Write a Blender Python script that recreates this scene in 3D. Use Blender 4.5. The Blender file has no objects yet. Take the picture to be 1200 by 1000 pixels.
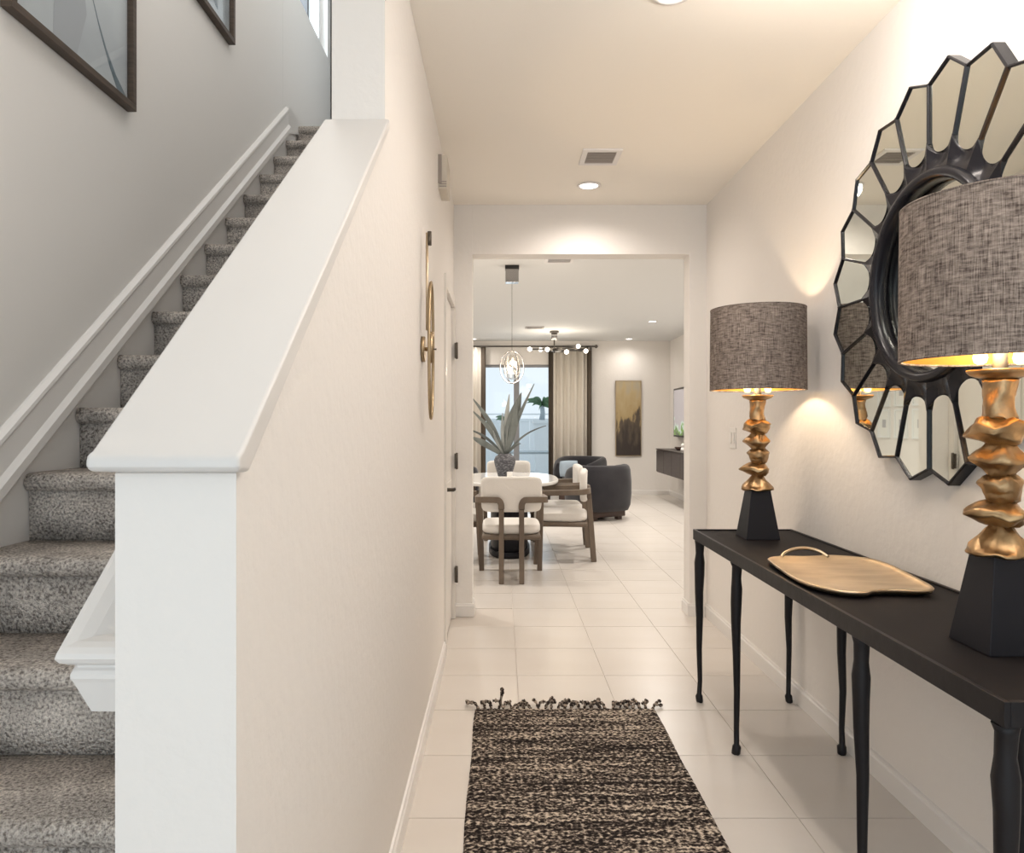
import bpy, bmesh, math, random
from mathutils import Vector, Matrix, noise
random.seed(7)
PI = math.pi
sc = bpy.context.scene
C = sc.collection

# ------------------------------------------------------------------ camera
CZ = 1.32
cam = bpy.data.cameras.new('camera'); co = bpy.data.objects.new('camera', cam); C.objects.link(co)
co.location = (0, 0, CZ); co.rotation_euler = (PI/2, 0, 0)
cam.sensor_width = 36; cam.lens = 36*850/1200
cam.shift_x = 13/1200; cam.shift_y = -5/1200; cam.clip_start = .05; cam.clip_end = 200
sc.camera = co

# ------------------------------------------------------------------ world, lights, exposure
sc.view_settings.view_transform = 'Standard'
sc.view_settings.look = 'None'
sc.view_settings.gamma = 1
sc.view_settings.use_curve_mapping = False
sc.view_settings.exposure = 0.58
sc.cycles.max_bounces = 12; sc.cycles.diffuse_bounces = 6; sc.cycles.glossy_bounces = 5
sc.cycles.transparent_max_bounces = 12; sc.cycles.caustics_reflective = False; sc.cycles.caustics_refractive = False
w = bpy.data.worlds.new('sky'); sc.world = w; w.use_nodes = True
bg = w.node_tree.nodes['Background']; bg.inputs[0].default_value = (.86, .94, 1.0, 1); bg.inputs[1].default_value = .68

def light(kind, name, loc, energy, color, rot=(0, 0, 0), **k):
    l = bpy.data.lights.new(name, kind); l.energy = energy; l.color = color
    for a, b in k.items(): setattr(l, a, b)
    o = bpy.data.objects.new(name, l); C.objects.link(o); o.location = loc; o.rotation_euler = rot
    return o
WARM = (1.0, .89, .80); DAY = (.84, .93, 1.0)
# daylight through the open front entry behind the camera
light('AREA', 'entry_daylight', (-.35, -1.8, 1.35), 21, (.78, .91, 1.0), (PI/2+.25, 0, -.42), shape='RECTANGLE', size=2.4, size_y=2.4)
# daylight from the upper stair window; two added stairwell fills follow
light('AREA', 'stair_window_daylight', (-1.75, 5.2, 4.9), 20, DAY, (0, -PI/2, 0), shape='RECTANGLE', size=1.1, size_y=1.1)
light('AREA', 'stair_wall_fill', (-.52, 1.3, 4.3), 22, (1.0, .97, .93), (0, PI/2, 0), shape='RECTANGLE', size=1.6, size_y=3.4)  # added fill in front of the closed wall, brightens the stair wall
light('AREA', 'stairwell_top_fill', (-1.0, 3.6, 5.55), 8, (1.0, .97, .93), (0, 0, 0), shape='RECTANGLE', size=.7, size_y=2.5)  # added overhead fill for the steps, no fitting there
# daylight through the sliding door
light('AREA', 'patio_daylight', (.3, 14.0, 1.5), 14, DAY, (-PI/2, 0, 0), shape='RECTANGLE', size=2.0, size_y=2.2)

def downlight_lamp(x, y, e, col=WARM, z=2.775):
    light('SPOT', 'downlight_lamp', (x, y, z), e, col, (0, 0, 0), spot_size=math.radians(165), spot_blend=1.0, shadow_soft_size=.06)
HALL_DL = [(.548, 4.525), (.59, 2.49), (.62, 1.0)]  # third is unseen, set there to brighten the near right wall and floor
FAR_DL = [(2.22, 10.62), (2.27, 12.85), (-.49, 12.85), (-.6, 10.6)]
for (x, y), e in zip(HALL_DL, (30, 24, 8)): downlight_lamp(x, y, e)
light('POINT', 'hall_fill_light', (.95, 2.02, 2.56), 10.5, (1, .93, .87), shadow_soft_size=.08)  # added fill without a fixture, lifts hall walls, header and ceiling
light('POINT', 'hall_fill_light', (.80, 1.0, 2.40), 8, (1, .92, .85), shadow_soft_size=.2)  # second added fill, for the near floor and lower right wall
for x, y in FAR_DL + [(-1.6, 8.6), (1.9, 8.6), (1.6, 6.3), (-1.2, 6.3)]: downlight_lamp(x, y, 15 if y > 12 else 112 if y > 7 else 68, (1, .93, .85))

# ------------------------------------------------------------------ materials
def mat(name, col, rough=.6, metal=0.0, spec=.5, bump=None, noise_col=None, emit=None, trans=0, coat=0, sheen=0):
    m = bpy.data.materials.new(name); m.use_nodes = True; nt = m.node_tree; b = nt.nodes['Principled BSDF']
    b.inputs['Base Color'].default_value = (*col, 1); b.inputs['Roughness'].default_value = rough
    b.inputs['Metallic'].default_value = metal; b.inputs['Specular IOR Level'].default_value = spec
    b.inputs['Transmission Weight'].default_value = trans; b.inputs['Coat Weight'].default_value = coat
    b.inputs['Sheen Weight'].default_value = sheen
    tc = nt.nodes.new('ShaderNodeTexCoord')
    if noise_col:   # (scale, other colour, contrast lo, hi, stretch)
        s, c2, lo, hi, st = noise_col
        mp = nt.nodes.new('ShaderNodeMapping'); mp.inputs['Scale'].default_value = st
        nz = nt.nodes.new('ShaderNodeTexNoise'); nz.inputs['Scale'].default_value = s; nz.inputs['Detail'].default_value = 5
        r = nt.nodes.new('ShaderNodeValToRGB'); r.color_ramp.elements[0].position = lo; r.color_ramp.elements[1].position = hi
        r.color_ramp.elements[0].color = (*col, 1); r.color_ramp.elements[1].color = (*c2, 1)
        nt.links.new(tc.outputs['Object'], mp.inputs[0]); nt.links.new(mp.outputs[0], nz.inputs['Vector'])
        nt.links.new(nz.outputs['Fac'], r.inputs[0]); nt.links.new(r.outputs[0], b.inputs['Base Color'])
    if bump:        # (scale, strength, distance)
        nz = nt.nodes.new('ShaderNodeTexNoise'); nz.inputs['Scale'].default_value = bump[0]; nz.inputs['Detail'].default_value = 4
        bp = nt.nodes.new('ShaderNodeBump'); bp.inputs['Strength'].default_value = bump[1]; bp.inputs['Distance'].default_value = bump[2]
        nt.links.new(tc.outputs['Object'], nz.inputs['Vector']); nt.links.new(nz.outputs['Fac'], bp.inputs['Height'])
        nt.links.new(bp.outputs[0], b.inputs['Normal'])
    if emit:
        b.inputs['Emission Color'].default_value = (*emit[0], 1); b.inputs['Emission Strength'].default_value = emit[1]
    return m

M = {}
M['wall'] = mat('wall_paint', (.78, .752, .722), .75, spec=.25, bump=(28, .38, .006))
M['endwall'] = mat('white_wall_paint', (.79, .765, .735), .7, spec=.3, bump=(28, .3, .006))
M['stairwall'] = mat('stair_wall_paint', (.77, .755, .735), .75, spec=.25, bump=(28, .12, .004))
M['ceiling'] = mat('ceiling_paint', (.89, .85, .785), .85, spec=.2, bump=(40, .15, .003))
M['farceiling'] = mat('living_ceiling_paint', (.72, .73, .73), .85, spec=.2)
M['trim'] = mat('white_trim_gloss', (.76, .74, .72), .35, spec=.5)
M['cap'] = mat('cap_paint', (.66, .645, .63), .4, spec=.5)
M['door'] = mat('door_paint', (.74, .71, .67), .4)
M['grout'] = mat('grout', (.57, .525, .48), .8)
M['tile'] = mat('porcelain_tile', (.70, .66, .62), .27, spec=.42, noise_col=(1.6, (.67, .625, .575), .3, .75, (1, 2.5, 1)), bump=(120, .03, .001))
M['dark_metal'] = mat('hinge_bronze', (.10, .085, .07), .4, metal=.8)
M['iron'] = mat('black_iron', (.009, .008, .010), .45, spec=.3, bump=(18, .35, .004))
M['ironflat'] = mat('black_iron_top', (.010, .009, .010), .58, spec=.12, bump=(60, .05, .001), noise_col=(3, (.017, .0145, .015), .35, .7, (1, 1, 1)))
M['blackwood'] = mat('black_pedestal', (.009, .009, .013), .5, spec=.28)
M['gold'] = mat('aged_gold', (.47, .32, .17), .38, metal=1, noise_col=(14, (.26, .165, .085), .40, .66, (1, 1, 1)), bump=(30, .3, .008))
M['brass'] = mat('brushed_brass', (.68, .56, .41), .42, metal=1, noise_col=(5, (.50, .39, .26), .35, .7, (1, 3, 1)), bump=(20, .12, .004))
M['sconce'] = mat('antique_brass', (.42, .32, .20), .35, metal=1)
M['goldfoil'] = mat('gold_foil_lining', (.50, .29, .075), .42, metal=.8)
M['socket'] = mat('white_socket', (.8, .76, .68), .5)
M['bulb'] = mat('lit_bulb', (1, .7, .3), .4, emit=((1, .58, .14), 5))
M['dl'] = mat('lit_diffuser', (1, 1, 1), .4, emit=((1, .95, .90), 3))
M['mirror'] = mat('mirror_glass', (.80, .83, .78), .015, metal=1)
M['frame'] = mat('black_lacquer', (.010, .010, .014), .27, spec=.28)
M['frame_wood'] = mat('walnut_frame', (.085, .058, .04), .5, noise_col=(6, (.055, .037, .026), .35, .65, (1, 1, 14)))
M['chairwood'] = mat('grey_oak', (.165, .125, .09), .55, noise_col=(9, (.11, .08, .058), .35, .65, (1, 1, .15)))
M['white_fabric'] = mat('cream_boucle', (.74, .71, .67), .95, spec=.1, bump=(160, .5, .004), sheen=.3)
M['table_top'] = mat('white_stone_top', (.78, .78, .77), .12, spec=.6)
M['velvet'] = mat('charcoal_velvet', (.022, .021, .025), .85, spec=.12, sheen=.22, noise_col=(3, (.034, .033, .037), .35, .7, (1, 1, 1)))
M['velvet_in'] = mat('charcoal_velvet_inner', (.05, .05, .055), .85, spec=.15, sheen=.4)
M['plinth'] = mat('dark_walnut', (.05, .026, .018), .45)
M['console_wood'] = mat('espresso_wood', (.05, .036, .034), .4, noise_col=(5, (.035, .026, .025), .4, .6, (1, 1, 8)))
M['curtain'] = mat('cream_curtain', (.66, .615, .55), .95, spec=.1)
M['curtain_band'] = mat('brown_curtain_band', (.105, .085, .068), .95, spec=.1)
M['winframe'] = mat('grey_door_frame', (.24, .245, .26), .5)
M['whiteframe'] = mat('white_window_frame', (.8, .82, .83), .5)
M['chrome'] = mat('chrome', (.36, .35, .35), .2, metal=1)
M['nickel'] = mat('dark_nickel', (.12, .11, .10), .3, metal=.8)
M['paper'] = mat('pale_print_paper', (.60, .605, .61), .35, noise_col=(2.2, (.47, .48, .50), .35, .7, (1, 1, 2)))
M['ink'] = mat('blue_grey_ink', (.11, .15, .18), .6)
M['ink2'] = mat('grey_wash', (.44, .44, .46), .6)
M['paperwhite'] = mat('white_mat_board', (.80, .80, .78), .6)
M['plastic'] = mat('white_plastic', (.78, .76, .73), .4)
M['beigebox'] = mat('almond_plastic', (.62, .57, .49), .5)
M['ventmetal'] = mat('white_vent_enamel', (.75, .73, .72), .45)
M['ventdark'] = mat('vent_shadow_grey', (.18, .17, .19), .7)
M['slitvent'] = mat('grey_vent_enamel', (.34, .30, .27), .5)
M['leaf'] = mat('grey_green_leaf', (.115, .13, .125), .5, noise_col=(6, (.19, .21, .20), .35, .65, (1, 1, 1)))
M['leafpale'] = mat('pale_leaf', (.34, .36, .35), .5)
M['palm'] = mat('palm_green', (.08, .17, .08), .6)
M['vase'] = mat('dark_patterned_vase', (.055, .055, .065), .6, noise_col=(40, (.20, .20, .215), .48, .62, (1, 1, 3)), bump=(60, .4, .004))
M['blue_fabric'] = mat('blue_grey_fabric', (.33, .40, .47), .9, spec=.1)
M['black_frame'] = mat('tv_bezel', (.02, .02, .02), .4)
M['patio'] = mat('patio_paving', (.55, .57, .58), .8)
M['fence'] = mat('white_vinyl_fence', (.80, .84, .86), .6)
M['outgrey'] = mat('patio_grey', (.38, .44, .48), .7)
M['landingshade'] = mat('landing_shade_dark', (.035, .03, .03), .6)  # dark tone standing in for shade on the landing wall
M['cord'] = mat('black_cord', (.05, .045, .04), .5)

# thin clear pane
def glass_mat(name, tint, refl):
    m = bpy.data.materials.new(name); m.use_nodes = True; nt = m.node_tree; nt.nodes.clear()
    o = nt.nodes.new('ShaderNodeOutputMaterial'); mx = nt.nodes.new('ShaderNodeMixShader')
    t = nt.nodes.new('ShaderNodeBsdfTransparent'); g = nt.nodes.new('ShaderNodeBsdfGlossy'); lw = nt.nodes.new('ShaderNodeLayerWeight'); pw = nt.nodes.new('ShaderNodeMath'); pw.operation = 'POWER'; pw.inputs[1].default_value = 5; f = nt.nodes.new('ShaderNodeMath'); f.operation = 'MULTIPLY_ADD'; f.inputs[1].default_value = 1-refl; f.inputs[2].default_value = refl
    t.inputs[0].default_value = (*tint, 1); g.inputs['Roughness'].default_value = .02; nt.links.new(lw.outputs['Facing'], pw.inputs[0]); nt.links.new(pw.outputs[0], f.inputs[0])
    nt.links.new(f.outputs[0], mx.inputs[0]); nt.links.new(t.outputs[0], mx.inputs[1]); nt.links.new(g.outputs[0], mx.inputs[2])
    nt.links.new(mx.outputs[0], o.inputs[0]); return m
M['glass'] = glass_mat('clear_pane', (.97, .99, 1), .012)
M['crystal'] = glass_mat('crystal', (.93, .91, .88), .12)

def carpet():
    m = bpy.data.materials.new('speckled_carpet'); m.use_nodes = True; nt = m.node_tree; b = nt.nodes['Principled BSDF']
    b.inputs['Roughness'].default_value = 1; b.inputs['Specular IOR Level'].default_value = .05
    tc = nt.nodes.new('ShaderNodeTexCoord')
    n1 = nt.nodes.new('ShaderNodeTexNoise'); n1.inputs['Scale'].default_value = 140; n1.inputs['Detail'].default_value = 3; n1.inputs['Roughness'].default_value = .65
    r = nt.nodes.new('ShaderNodeValToRGB'); e = r.color_ramp.elements
    e[0].position = .36; e[0].color = (.27, .235, .21, 1); e[1].position = .66; e[1].color = (.92, .85, .78, 1)
    k = e.new(.48); k.color = (.60, .54, .49, 1)
    n2 = nt.nodes.new('ShaderNodeTexNoise'); n2.inputs['Scale'].default_value = 7; n2.inputs['Detail'].default_value = 2
    mr = nt.nodes.new('ShaderNodeMapRange'); mr.inputs[3].default_value = .78; mr.inputs[4].default_value = 1.2; mr.inputs[1].default_value = .35; mr.inputs[2].default_value = .65
    mu = nt.nodes.new('ShaderNodeVectorMath'); mu.operation = 'SCALE'
    bp = nt.nodes.new('ShaderNodeBump'); bp.inputs['Strength'].default_value = .9; bp.inputs['Distance'].default_value = .012
    L = nt.links.new
    L(tc.outputs['Object'], n1.inputs['Vector']); L(tc.outputs['Object'], n2.inputs['Vector']); L(n1.outputs['Fac'], r.inputs[0])
    L(n2.outputs['Fac'], mr.inputs[0]); L(r.outputs[0], mu.inputs[0]); L(mr.outputs[0], mu.inputs['Scale'])
    L(mu.outputs[0], b.inputs['Base Color']); L(n1.outputs['Fac'], bp.inputs['Height']); L(bp.outputs[0], b.inputs['Normal'])
    return m
M['carpet'] = carpet()

def rugmat():
    m = bpy.data.materials.new('woven_rug'); m.use_nodes = True; nt = m.node_tree; b = nt.nodes['Principled BSDF']
    b.inputs['Roughness'].default_value = 1; b.inputs['Specular IOR Level'].default_value = .05
    tc = nt.nodes.new('ShaderNodeTexCoord'); L = nt.links.new
    def nz(scale, stretch, det=2):
        mp = nt.nodes.new('ShaderNodeMapping'); mp.inputs['Scale'].default_value = stretch
        n = nt.nodes.new('ShaderNodeTexNoise'); n.inputs['Scale'].default_value = scale; n.inputs['Detail'].default_value = det
        L(tc.outputs['Object'], mp.inputs[0]); L(mp.outputs[0], n.inputs['Vector']); return n.outputs['Fac']
    a = nz(1, (62, 92, 1), 3); c = nz(1, (3.2, 42, 1), 3); d = nz(1, (1.2, 14, 1), 2)
    def mth(op, x, y):
        q = nt.nodes.new('ShaderNodeMath'); q.operation = op
        for i, v in enumerate((x, y)):
            if isinstance(v, (int, float)): q.inputs[i].default_value = v
            else: L(v, q.inputs[i])
        return q.outputs[0]
    s = mth('ADD', mth('MULTIPLY', a, .72), mth('ADD', mth('MULTIPLY', c, .30), mth('MULTIPLY', d, .20)))
    r = nt.nodes.new('ShaderNodeValToRGB'); e = r.color_ramp.elements
    e[0].position = .57; e[0].color = (.018, .015, .015, 1); e[1].position = .725; e[1].color = (.60, .52, .43, 1)
    k = e.new(.635); k.color = (.13, .105, .09, 1)
    L(s, r.inputs[0]); L(r.outputs[0], b.inputs['Base Color'])
    bp = nt.nodes.new('ShaderNodeBump'); bp.inputs['Strength'].default_value = .7; bp.inputs['Distance'].default_value = .006
    L(a, bp.inputs['Height']); L(bp.outputs[0], b.inputs['Normal']); return m
M['rug'] = rugmat()

def linen(name, dark, light_, lo=.40, hi=.62):
    m = bpy.data.materials.new(name); m.use_nodes = True; nt = m.node_tree; b = nt.nodes['Principled BSDF']
    b.inputs['Roughness'].default_value = .95; b.inputs['Specular IOR Level'].default_value = .1
    tc = nt.nodes.new('ShaderNodeTexCoord'); L = nt.links.new
    def nz(stretch, det=3):
        mp = nt.nodes.new('ShaderNodeMapping'); mp.inputs['Scale'].default_value = stretch
        n = nt.nodes.new('ShaderNodeTexNoise'); n.inputs['Scale'].default_value = 1; n.inputs['Detail'].default_value = det; n.inputs['Roughness'].default_value = .7
        L(tc.outputs['UV'], mp.inputs[0]); L(mp.outputs[0], n.inputs['Vector']); return n.outputs['Fac']
    a = nz((420, 16, 1)); c = nz((30, 130, 1)); d = nz((26, 8, 1), 2)
    ad = nt.nodes.new('ShaderNodeMath'); ad.operation = 'ADD'; L(a, ad.inputs[0]); L(c, ad.inputs[1])
    a2 = nt.nodes.new('ShaderNodeMath'); a2.operation = 'MULTIPLY_ADD'; L(d, a2.inputs[0]); a2.inputs[1].default_value = .3; L(ad.outputs[0], a2.inputs[2])
    dv = nt.nodes.new('ShaderNodeMath'); dv.operation = 'DIVIDE'; L(a2.outputs[0], dv.inputs[0]); dv.inputs[1].default_value = 2.3
    r = nt.nodes.new('ShaderNodeValToRGB'); e = r.color_ramp.elements
    e[0].position = lo; e[0].color = (*dark, 1); e[1].position = hi; e[1].color = (*light_, 1)
    bp = nt.nodes.new('ShaderNodeBump'); bp.inputs['Strength'].default_value = .4; bp.inputs['Distance'].default_value = .002
    L(dv.outputs[0], r.inputs[0]); L(r.outputs[0], b.inputs['Base Color']); L(dv.outputs[0], bp.inputs['Height']); L(bp.outputs[0], b.inputs['Normal'])
    return m
M['linen'] = linen('slubbed_linen', (.066, .050, .043), (.37, .31, .27))

def painting_mat():
    m = bpy.data.materials.new('abstract_paint'); m.use_nodes = True; nt = m.node_tree; b = nt.nodes['Principled BSDF']
    b.inputs['Roughness'].default_value = .5; L = nt.links.new
    tc = nt.nodes.new('ShaderNodeTexCoord'); sp = nt.nodes.new('ShaderNodeSeparateXYZ'); L(tc.outputs['Object'], sp.inputs[0])
    mp = nt.nodes.new('ShaderNodeMapping'); mp.inputs['Scale'].default_value = (7, 1, 2.2); L(tc.outputs['Object'], mp.inputs[0])
    n = nt.nodes.new('ShaderNodeTexNoise'); n.inputs['Scale'].default_value = 1.3; n.inputs['Detail'].default_value = 6; L(mp.outputs[0], n.inputs['Vector'])
    q = nt.nodes.new('ShaderNodeMath'); q.operation = 'MULTIPLY_ADD'; L(n.outputs['Fac'], q.inputs[0]); q.inputs[1].default_value = -1.7; q.inputs[2].default_value = .85
    s = nt.nodes.new('ShaderNodeMath'); s.operation = 'ADD'; L(q.outputs[0], s.inputs[0]); L(sp.outputs['Z'], s.inputs[1])
    r = nt.nodes.new('ShaderNodeValToRGB'); e = r.color_ramp.elements
    e[0].position = .30; e[0].color = (.035, .024, .02, 1); e[1].position = .98; e[1].color = (.40, .36, .28, 1)
    for p, c in ((.48, (.10, .075, .05)), (.56, (.42, .31, .15)), (.75, (.47, .37, .21))):
        k = e.new(p); k.color = (*c, 1)
    ms = nt.nodes.new('ShaderNodeMapRange'); ms.inputs[1].default_value = -1.05; ms.inputs[2].default_value = .95; L(s.outputs[0], ms.inputs[0])
    L(ms.outputs[0], r.inputs[0]); L(r.outputs[0], b.inputs['Base Color']); return m
M['painting'] = painting_mat()

def screen_mat():
    m = bpy.data.materials.new('tv_picture'); m.use_nodes = True; nt = m.node_tree; b = nt.nodes['Principled BSDF']; L = nt.links.new
    b.inputs['Roughness'].default_value = .15
    tc = nt.nodes.new('ShaderNodeTexCoord'); sp = nt.nodes.new('ShaderNodeSeparateXYZ'); L(tc.outputs['Object'], sp.inputs[0])
    n = nt.nodes.new('ShaderNodeTexNoise'); n.inputs['Scale'].default_value = 6; L(tc.outputs['Object'], n.inputs['Vector'])
    q = nt.nodes.new('ShaderNodeMath'); q.operation = 'MULTIPLY_ADD'; L(n.outputs['Fac'], q.inputs[0]); q.inputs[1].default_value = .7; L(sp.outputs['Z'], q.inputs[2])
    r = nt.nodes.new('ShaderNodeValToRGB'); e = r.color_ramp.elements; r.color_ramp.interpolation = 'EASE'
    e[0].position = .30; e[0].color = (.02, .05, .015, 1); e[1].position = .62; e[1].color = (.36, .34, .36, 1)
    k = e.new(.46); k.color = (.12, .26, .04, 1); k = e.new(.54); k.color = (.45, .55, .50, 1)
    L(q.outputs[0], r.inputs[0]); L(r.outputs[0], b.inputs['Base Color']); L(r.outputs[0], b.inputs['Emission Color']); b.inputs['Emission Strength'].default_value = .35
    return m
M['screen'] = screen_mat()

# ------------------------------------------------------------------ mesh helpers
def bx(bm, x0, x1, y0, y1, z0, z1, bevel=0):
    r = bmesh.ops.create_cube(bm, size=1)
    vs = r['verts']
    for v in vs:
        v.co = Vector(((x0+x1)/2 + v.co.x*(x1-x0), (y0+y1)/2 + v.co.y*(y1-y0), (z0+z1)/2 + v.co.z*(z1-z0)))
    if bevel:
        es = {e for v in vs for e in v.link_edges}
        bmesh.ops.bevel(bm, geom=list(es), offset=bevel, segments=2, affect='EDGES', profile=.6)
    return bm
def prism(bm, pts, axis, a, b):
    """closed polygon pts (u,v) extruded along axis from a to b; x:(y,z) y:(x,z) z:(x,y)"""
    def P(u, v, t): return {'x': (t, u, v), 'y': (u, t, v), 'z': (u, v, t)}[axis]
    A = [bm.verts.new(P(u, v, a)) for u, v in pts]; B = [bm.verts.new(P(u, v, b)) for u, v in pts]
    n = len(pts)
    bm.faces.new(A); bm.faces.new(B[::-1])
    for i in range(n): bm.faces.new((A[i], B[i], B[(i+1) % n], A[(i+1) % n]))
    bmesh.ops.recalc_face_normals(bm, faces=bm.faces[:])
    return bm
def lathe(bm, prof, seg=32, axis='z', c=(0, 0, 0), closed=False, squash=(1, 1)):
    """prof (r,h)"""
    uvl = bm.loops.layers.uv.verify()
    rings = []
    for r, h in prof:
        ring = []
        for i in range(seg):
            a = 2*PI*i/seg; u, v = r*math.cos(a)*squash[0], r*math.sin(a)*squash[1]
            p = {'z': (u, v, h), 'x': (h, u, v), 'y': (u, h, v)}[axis]
            ring.append(bm.verts.new(Vector(p)+Vector(c)))
        rings.append(ring)
    n = len(rings); per = 2*PI*max(p[0] for p in prof)
    fs = []
    for k in range(n if closed else n-1):
        A, B = rings[k], rings[(k+1) % n]
        for i in range(seg):
            f = bm.faces.new((A[i], A[(i+1) % seg], B[(i+1) % seg], B[i])); fs.append(f)
            us = (i/seg, (i+1)/seg, (i+1)/seg, i/seg); hs = (prof[k][1], prof[k][1], prof[(k+1) % n][1], prof[(k+1) % n][1])
            for l, uu, hh in zip(f.loops, us, hs): l[uvl].uv = (uu*per, hh)
            f.smooth = True
    if not closed:
        for ring, (r, h) in ((rings[0], prof[0]), (rings[-1], prof[-1])):
            if r > 1e-4: 
                try: bm.faces.new(ring)
                except ValueError: pass
    bmesh.ops.recalc_face_normals(bm, faces=bm.faces[:])
    return bm
def open_band(bm, prof, seg=64):
    uvl = bm.loops.layers.uv.verify(); rings = []
    for r, h in prof: rings.append([bm.verts.new((r*math.cos(2*PI*i/seg), r*math.sin(2*PI*i/seg), h)) for i in range(seg)])
    per = 2*PI*prof[0][0]
    for k in range(len(prof)-1):
        for i in range(seg):
            j = (i+1) % seg; f = bm.faces.new((rings[k][i], rings[k][j], rings[k+1][j], rings[k+1][i])); f.smooth = True
            for l, uu, hh in zip(f.loops, (i, i+1, i+1, i), (k, k, k+1, k+1)): l[uvl].uv = (uu/seg*per, prof[hh][1])
    return bm
def tube(bm, pts, rad, seg=8, square=False, cap=True, close=False, up=(0, 0, 1)):
    """pts list of Vector; rad float or list or (w,h) pairs"""
    pts = [Vector(p) for p in pts]; n = len(pts); rings = []
    if square: seg = 4
    prev = None
    for i, p in enumerate(pts):
        if close: t = (pts[(i+1) % n]-pts[i-1]).normalized()
        else: t = (pts[min(i+1, n-1)]-pts[max(i-1, 0)]).normalized()
        if prev is None:
            a = Vector(up) if abs(t.dot(Vector(up))) < .9 else Vector((1, 0, 0))
            s = t.cross(a).normalized()
        else:
            s = (prev - t*prev.dot(t)).normalized()
        prev = s; q = s.cross(t).normalized()
        r = rad[i] if isinstance(rad, (list, tuple)) and len(rad) == n and n > 2 or isinstance(rad, list) else rad
        rw, rh = r if isinstance(r, (tuple, list)) else (r, r)
        ring = []
        for k in range(seg):
            if square:
                cs, sn = ((1, 1), (-1, 1), (-1, -1), (1, -1))[k]
            else:
                cs, sn = math.cos(2*PI*k/seg), math.sin(2*PI*k/seg)
            ring.append(bm.verts.new(p + s*cs*rw + q*sn*rh))
        rings.append(ring)
    for i in range(n if close else n-1):
        A, B = rings[i], rings[(i+1) % n]
        for k in range(seg):
            f = bm.faces.new((A[k], A[(k+1) % seg], B[(k+1) % seg], B[k])); f.smooth = not square
    if cap and not close:
        bm.faces.new(rings[0][::-1]); bm.faces.new(rings[-1])
    bmesh.ops.recalc_face_normals(bm, faces=bm.faces[:])
    return bm
def curve(pts, n=8):
    """Catmull-Rom through pts"""
    P = [Vector(p) for p in pts]; P = [P[0]*2-P[1]] + P + [P[-1]*2-P[-2]]; out = []
    for i in range(1, len(P)-2):
        for k in range(n):
            t = k/n; a, b, c, d = P[i-1], P[i], P[i+1], P[i+2]
            out.append(.5*((2*b)+(c-a)*t+(2*a-5*b+4*c-d)*t*t+(3*b-a-3*c+d)*t**3))
    out.append(P[-2]); return out
def obj(name, bm, m, parent=None, bevel=0, smooth=None, loc=None):
    me = bpy.data.meshes.new(name); bm.to_mesh(me); bm.free()
    me.materials.append(M[m] if isinstance(m, str) else m)
    if smooth is not None:
        for p in me.polygons: p.use_smooth = smooth
    o = bpy.data.objects.new(name, me); C.objects.link(o)
    if parent: o.parent = parent
    if loc: o.location = loc
    if bevel:
        md = o.modifiers.new('bevel', 'BEVEL'); md.width = bevel; md.segments = 3; md.limit_method = 'ANGLE'; md.angle_limit = .7
        for p in me.polygons: p.use_smooth = True
        wn = o.modifiers.new('wn', 'WEIGHTED_NORMAL'); wn.keep_sharp = False
    return o
def B(): return bmesh.new()
def box(name, m, parent, x0, x1, y0, y1, z0, z1, bevel=0):
    return obj(name, bx(B(), x0, x1, y0, y1, z0, z1), m, parent, bevel)
def thing(name, label, cat, loc=(0, 0, 0), rotz=0, group=None):
    o = bpy.data.objects.new(name, None); C.objects.link(o); o.location = loc; o.rotation_euler = (0, 0, rotz)
    o['label'] = label; o['category'] = cat
    if group: o['group'] = group
    return o
def tag(o, label, cat, group=None):
    o['label'] = label; o['category'] = cat
    if group: o['group'] = group
    return o
def struct(o): o['kind'] = 'structure'; return o
def dup(root, loc, rotz, label, group=None):
    r = root.copy(); C.objects.link(r); r.location = loc; r.rotation_euler = (0, 0, rotz); r['label'] = label
    if group: r['group'] = group
    for ch in list(root.children):
        c = ch.copy(); C.objects.link(c); c.parent = r
        for g in ch.children:
            d = g.copy(); C.objects.link(d); d.parent = c
    return r

# ------------------------------------------------------------------ dimensions
XL, XLI, XS, XR = -.32, -.4665, -1.383, 1.40       # hall left face, stair side face, stair wall, right wall
YE, YE2, CH = 4.935, 5.085, 2.80                    # end wall, ceiling height
YF, XFL, XFR = 13.2, -3.0, 3.08                     # far room
YB = -2.6
OX0, OX1, OZ = -.194, 1.283, 2.464                  # opening in end wall

# ------------------------------------------------------------------ structure
fl = struct(box('floor', 'grout', None, XS-.15, XFR+.15, YB, YF+.15, -.20, -.003))
# right hall wall
struct(box('wall_right', 'wall', None, XR, XR+.15, YB, YE, 0, CH))
# hall left wall: low sloping part, full-height part, door opening
b = B()
prism(b, [(.877, 0), (4.15, 0), (4.15, 2.10), (4.88, 2.10), (4.88, 0), (5.9, 0) if False else (YE, 0), (YE, 5.6), (2.0, 5.6), (2.0, 2.125), (.877, 1.258)], 'x', XLI, XL)
struct(obj('wall_left', b, 'wall'))
struct(box('wall_stair_end', 'wall', None, XLI, XL, YE+.001, 5.9, CH+.14, 5.6))
struct(box('wall_front', 'wall', None, XLI, XL, YB, 1.999, CH+.001, 5.6))
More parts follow.
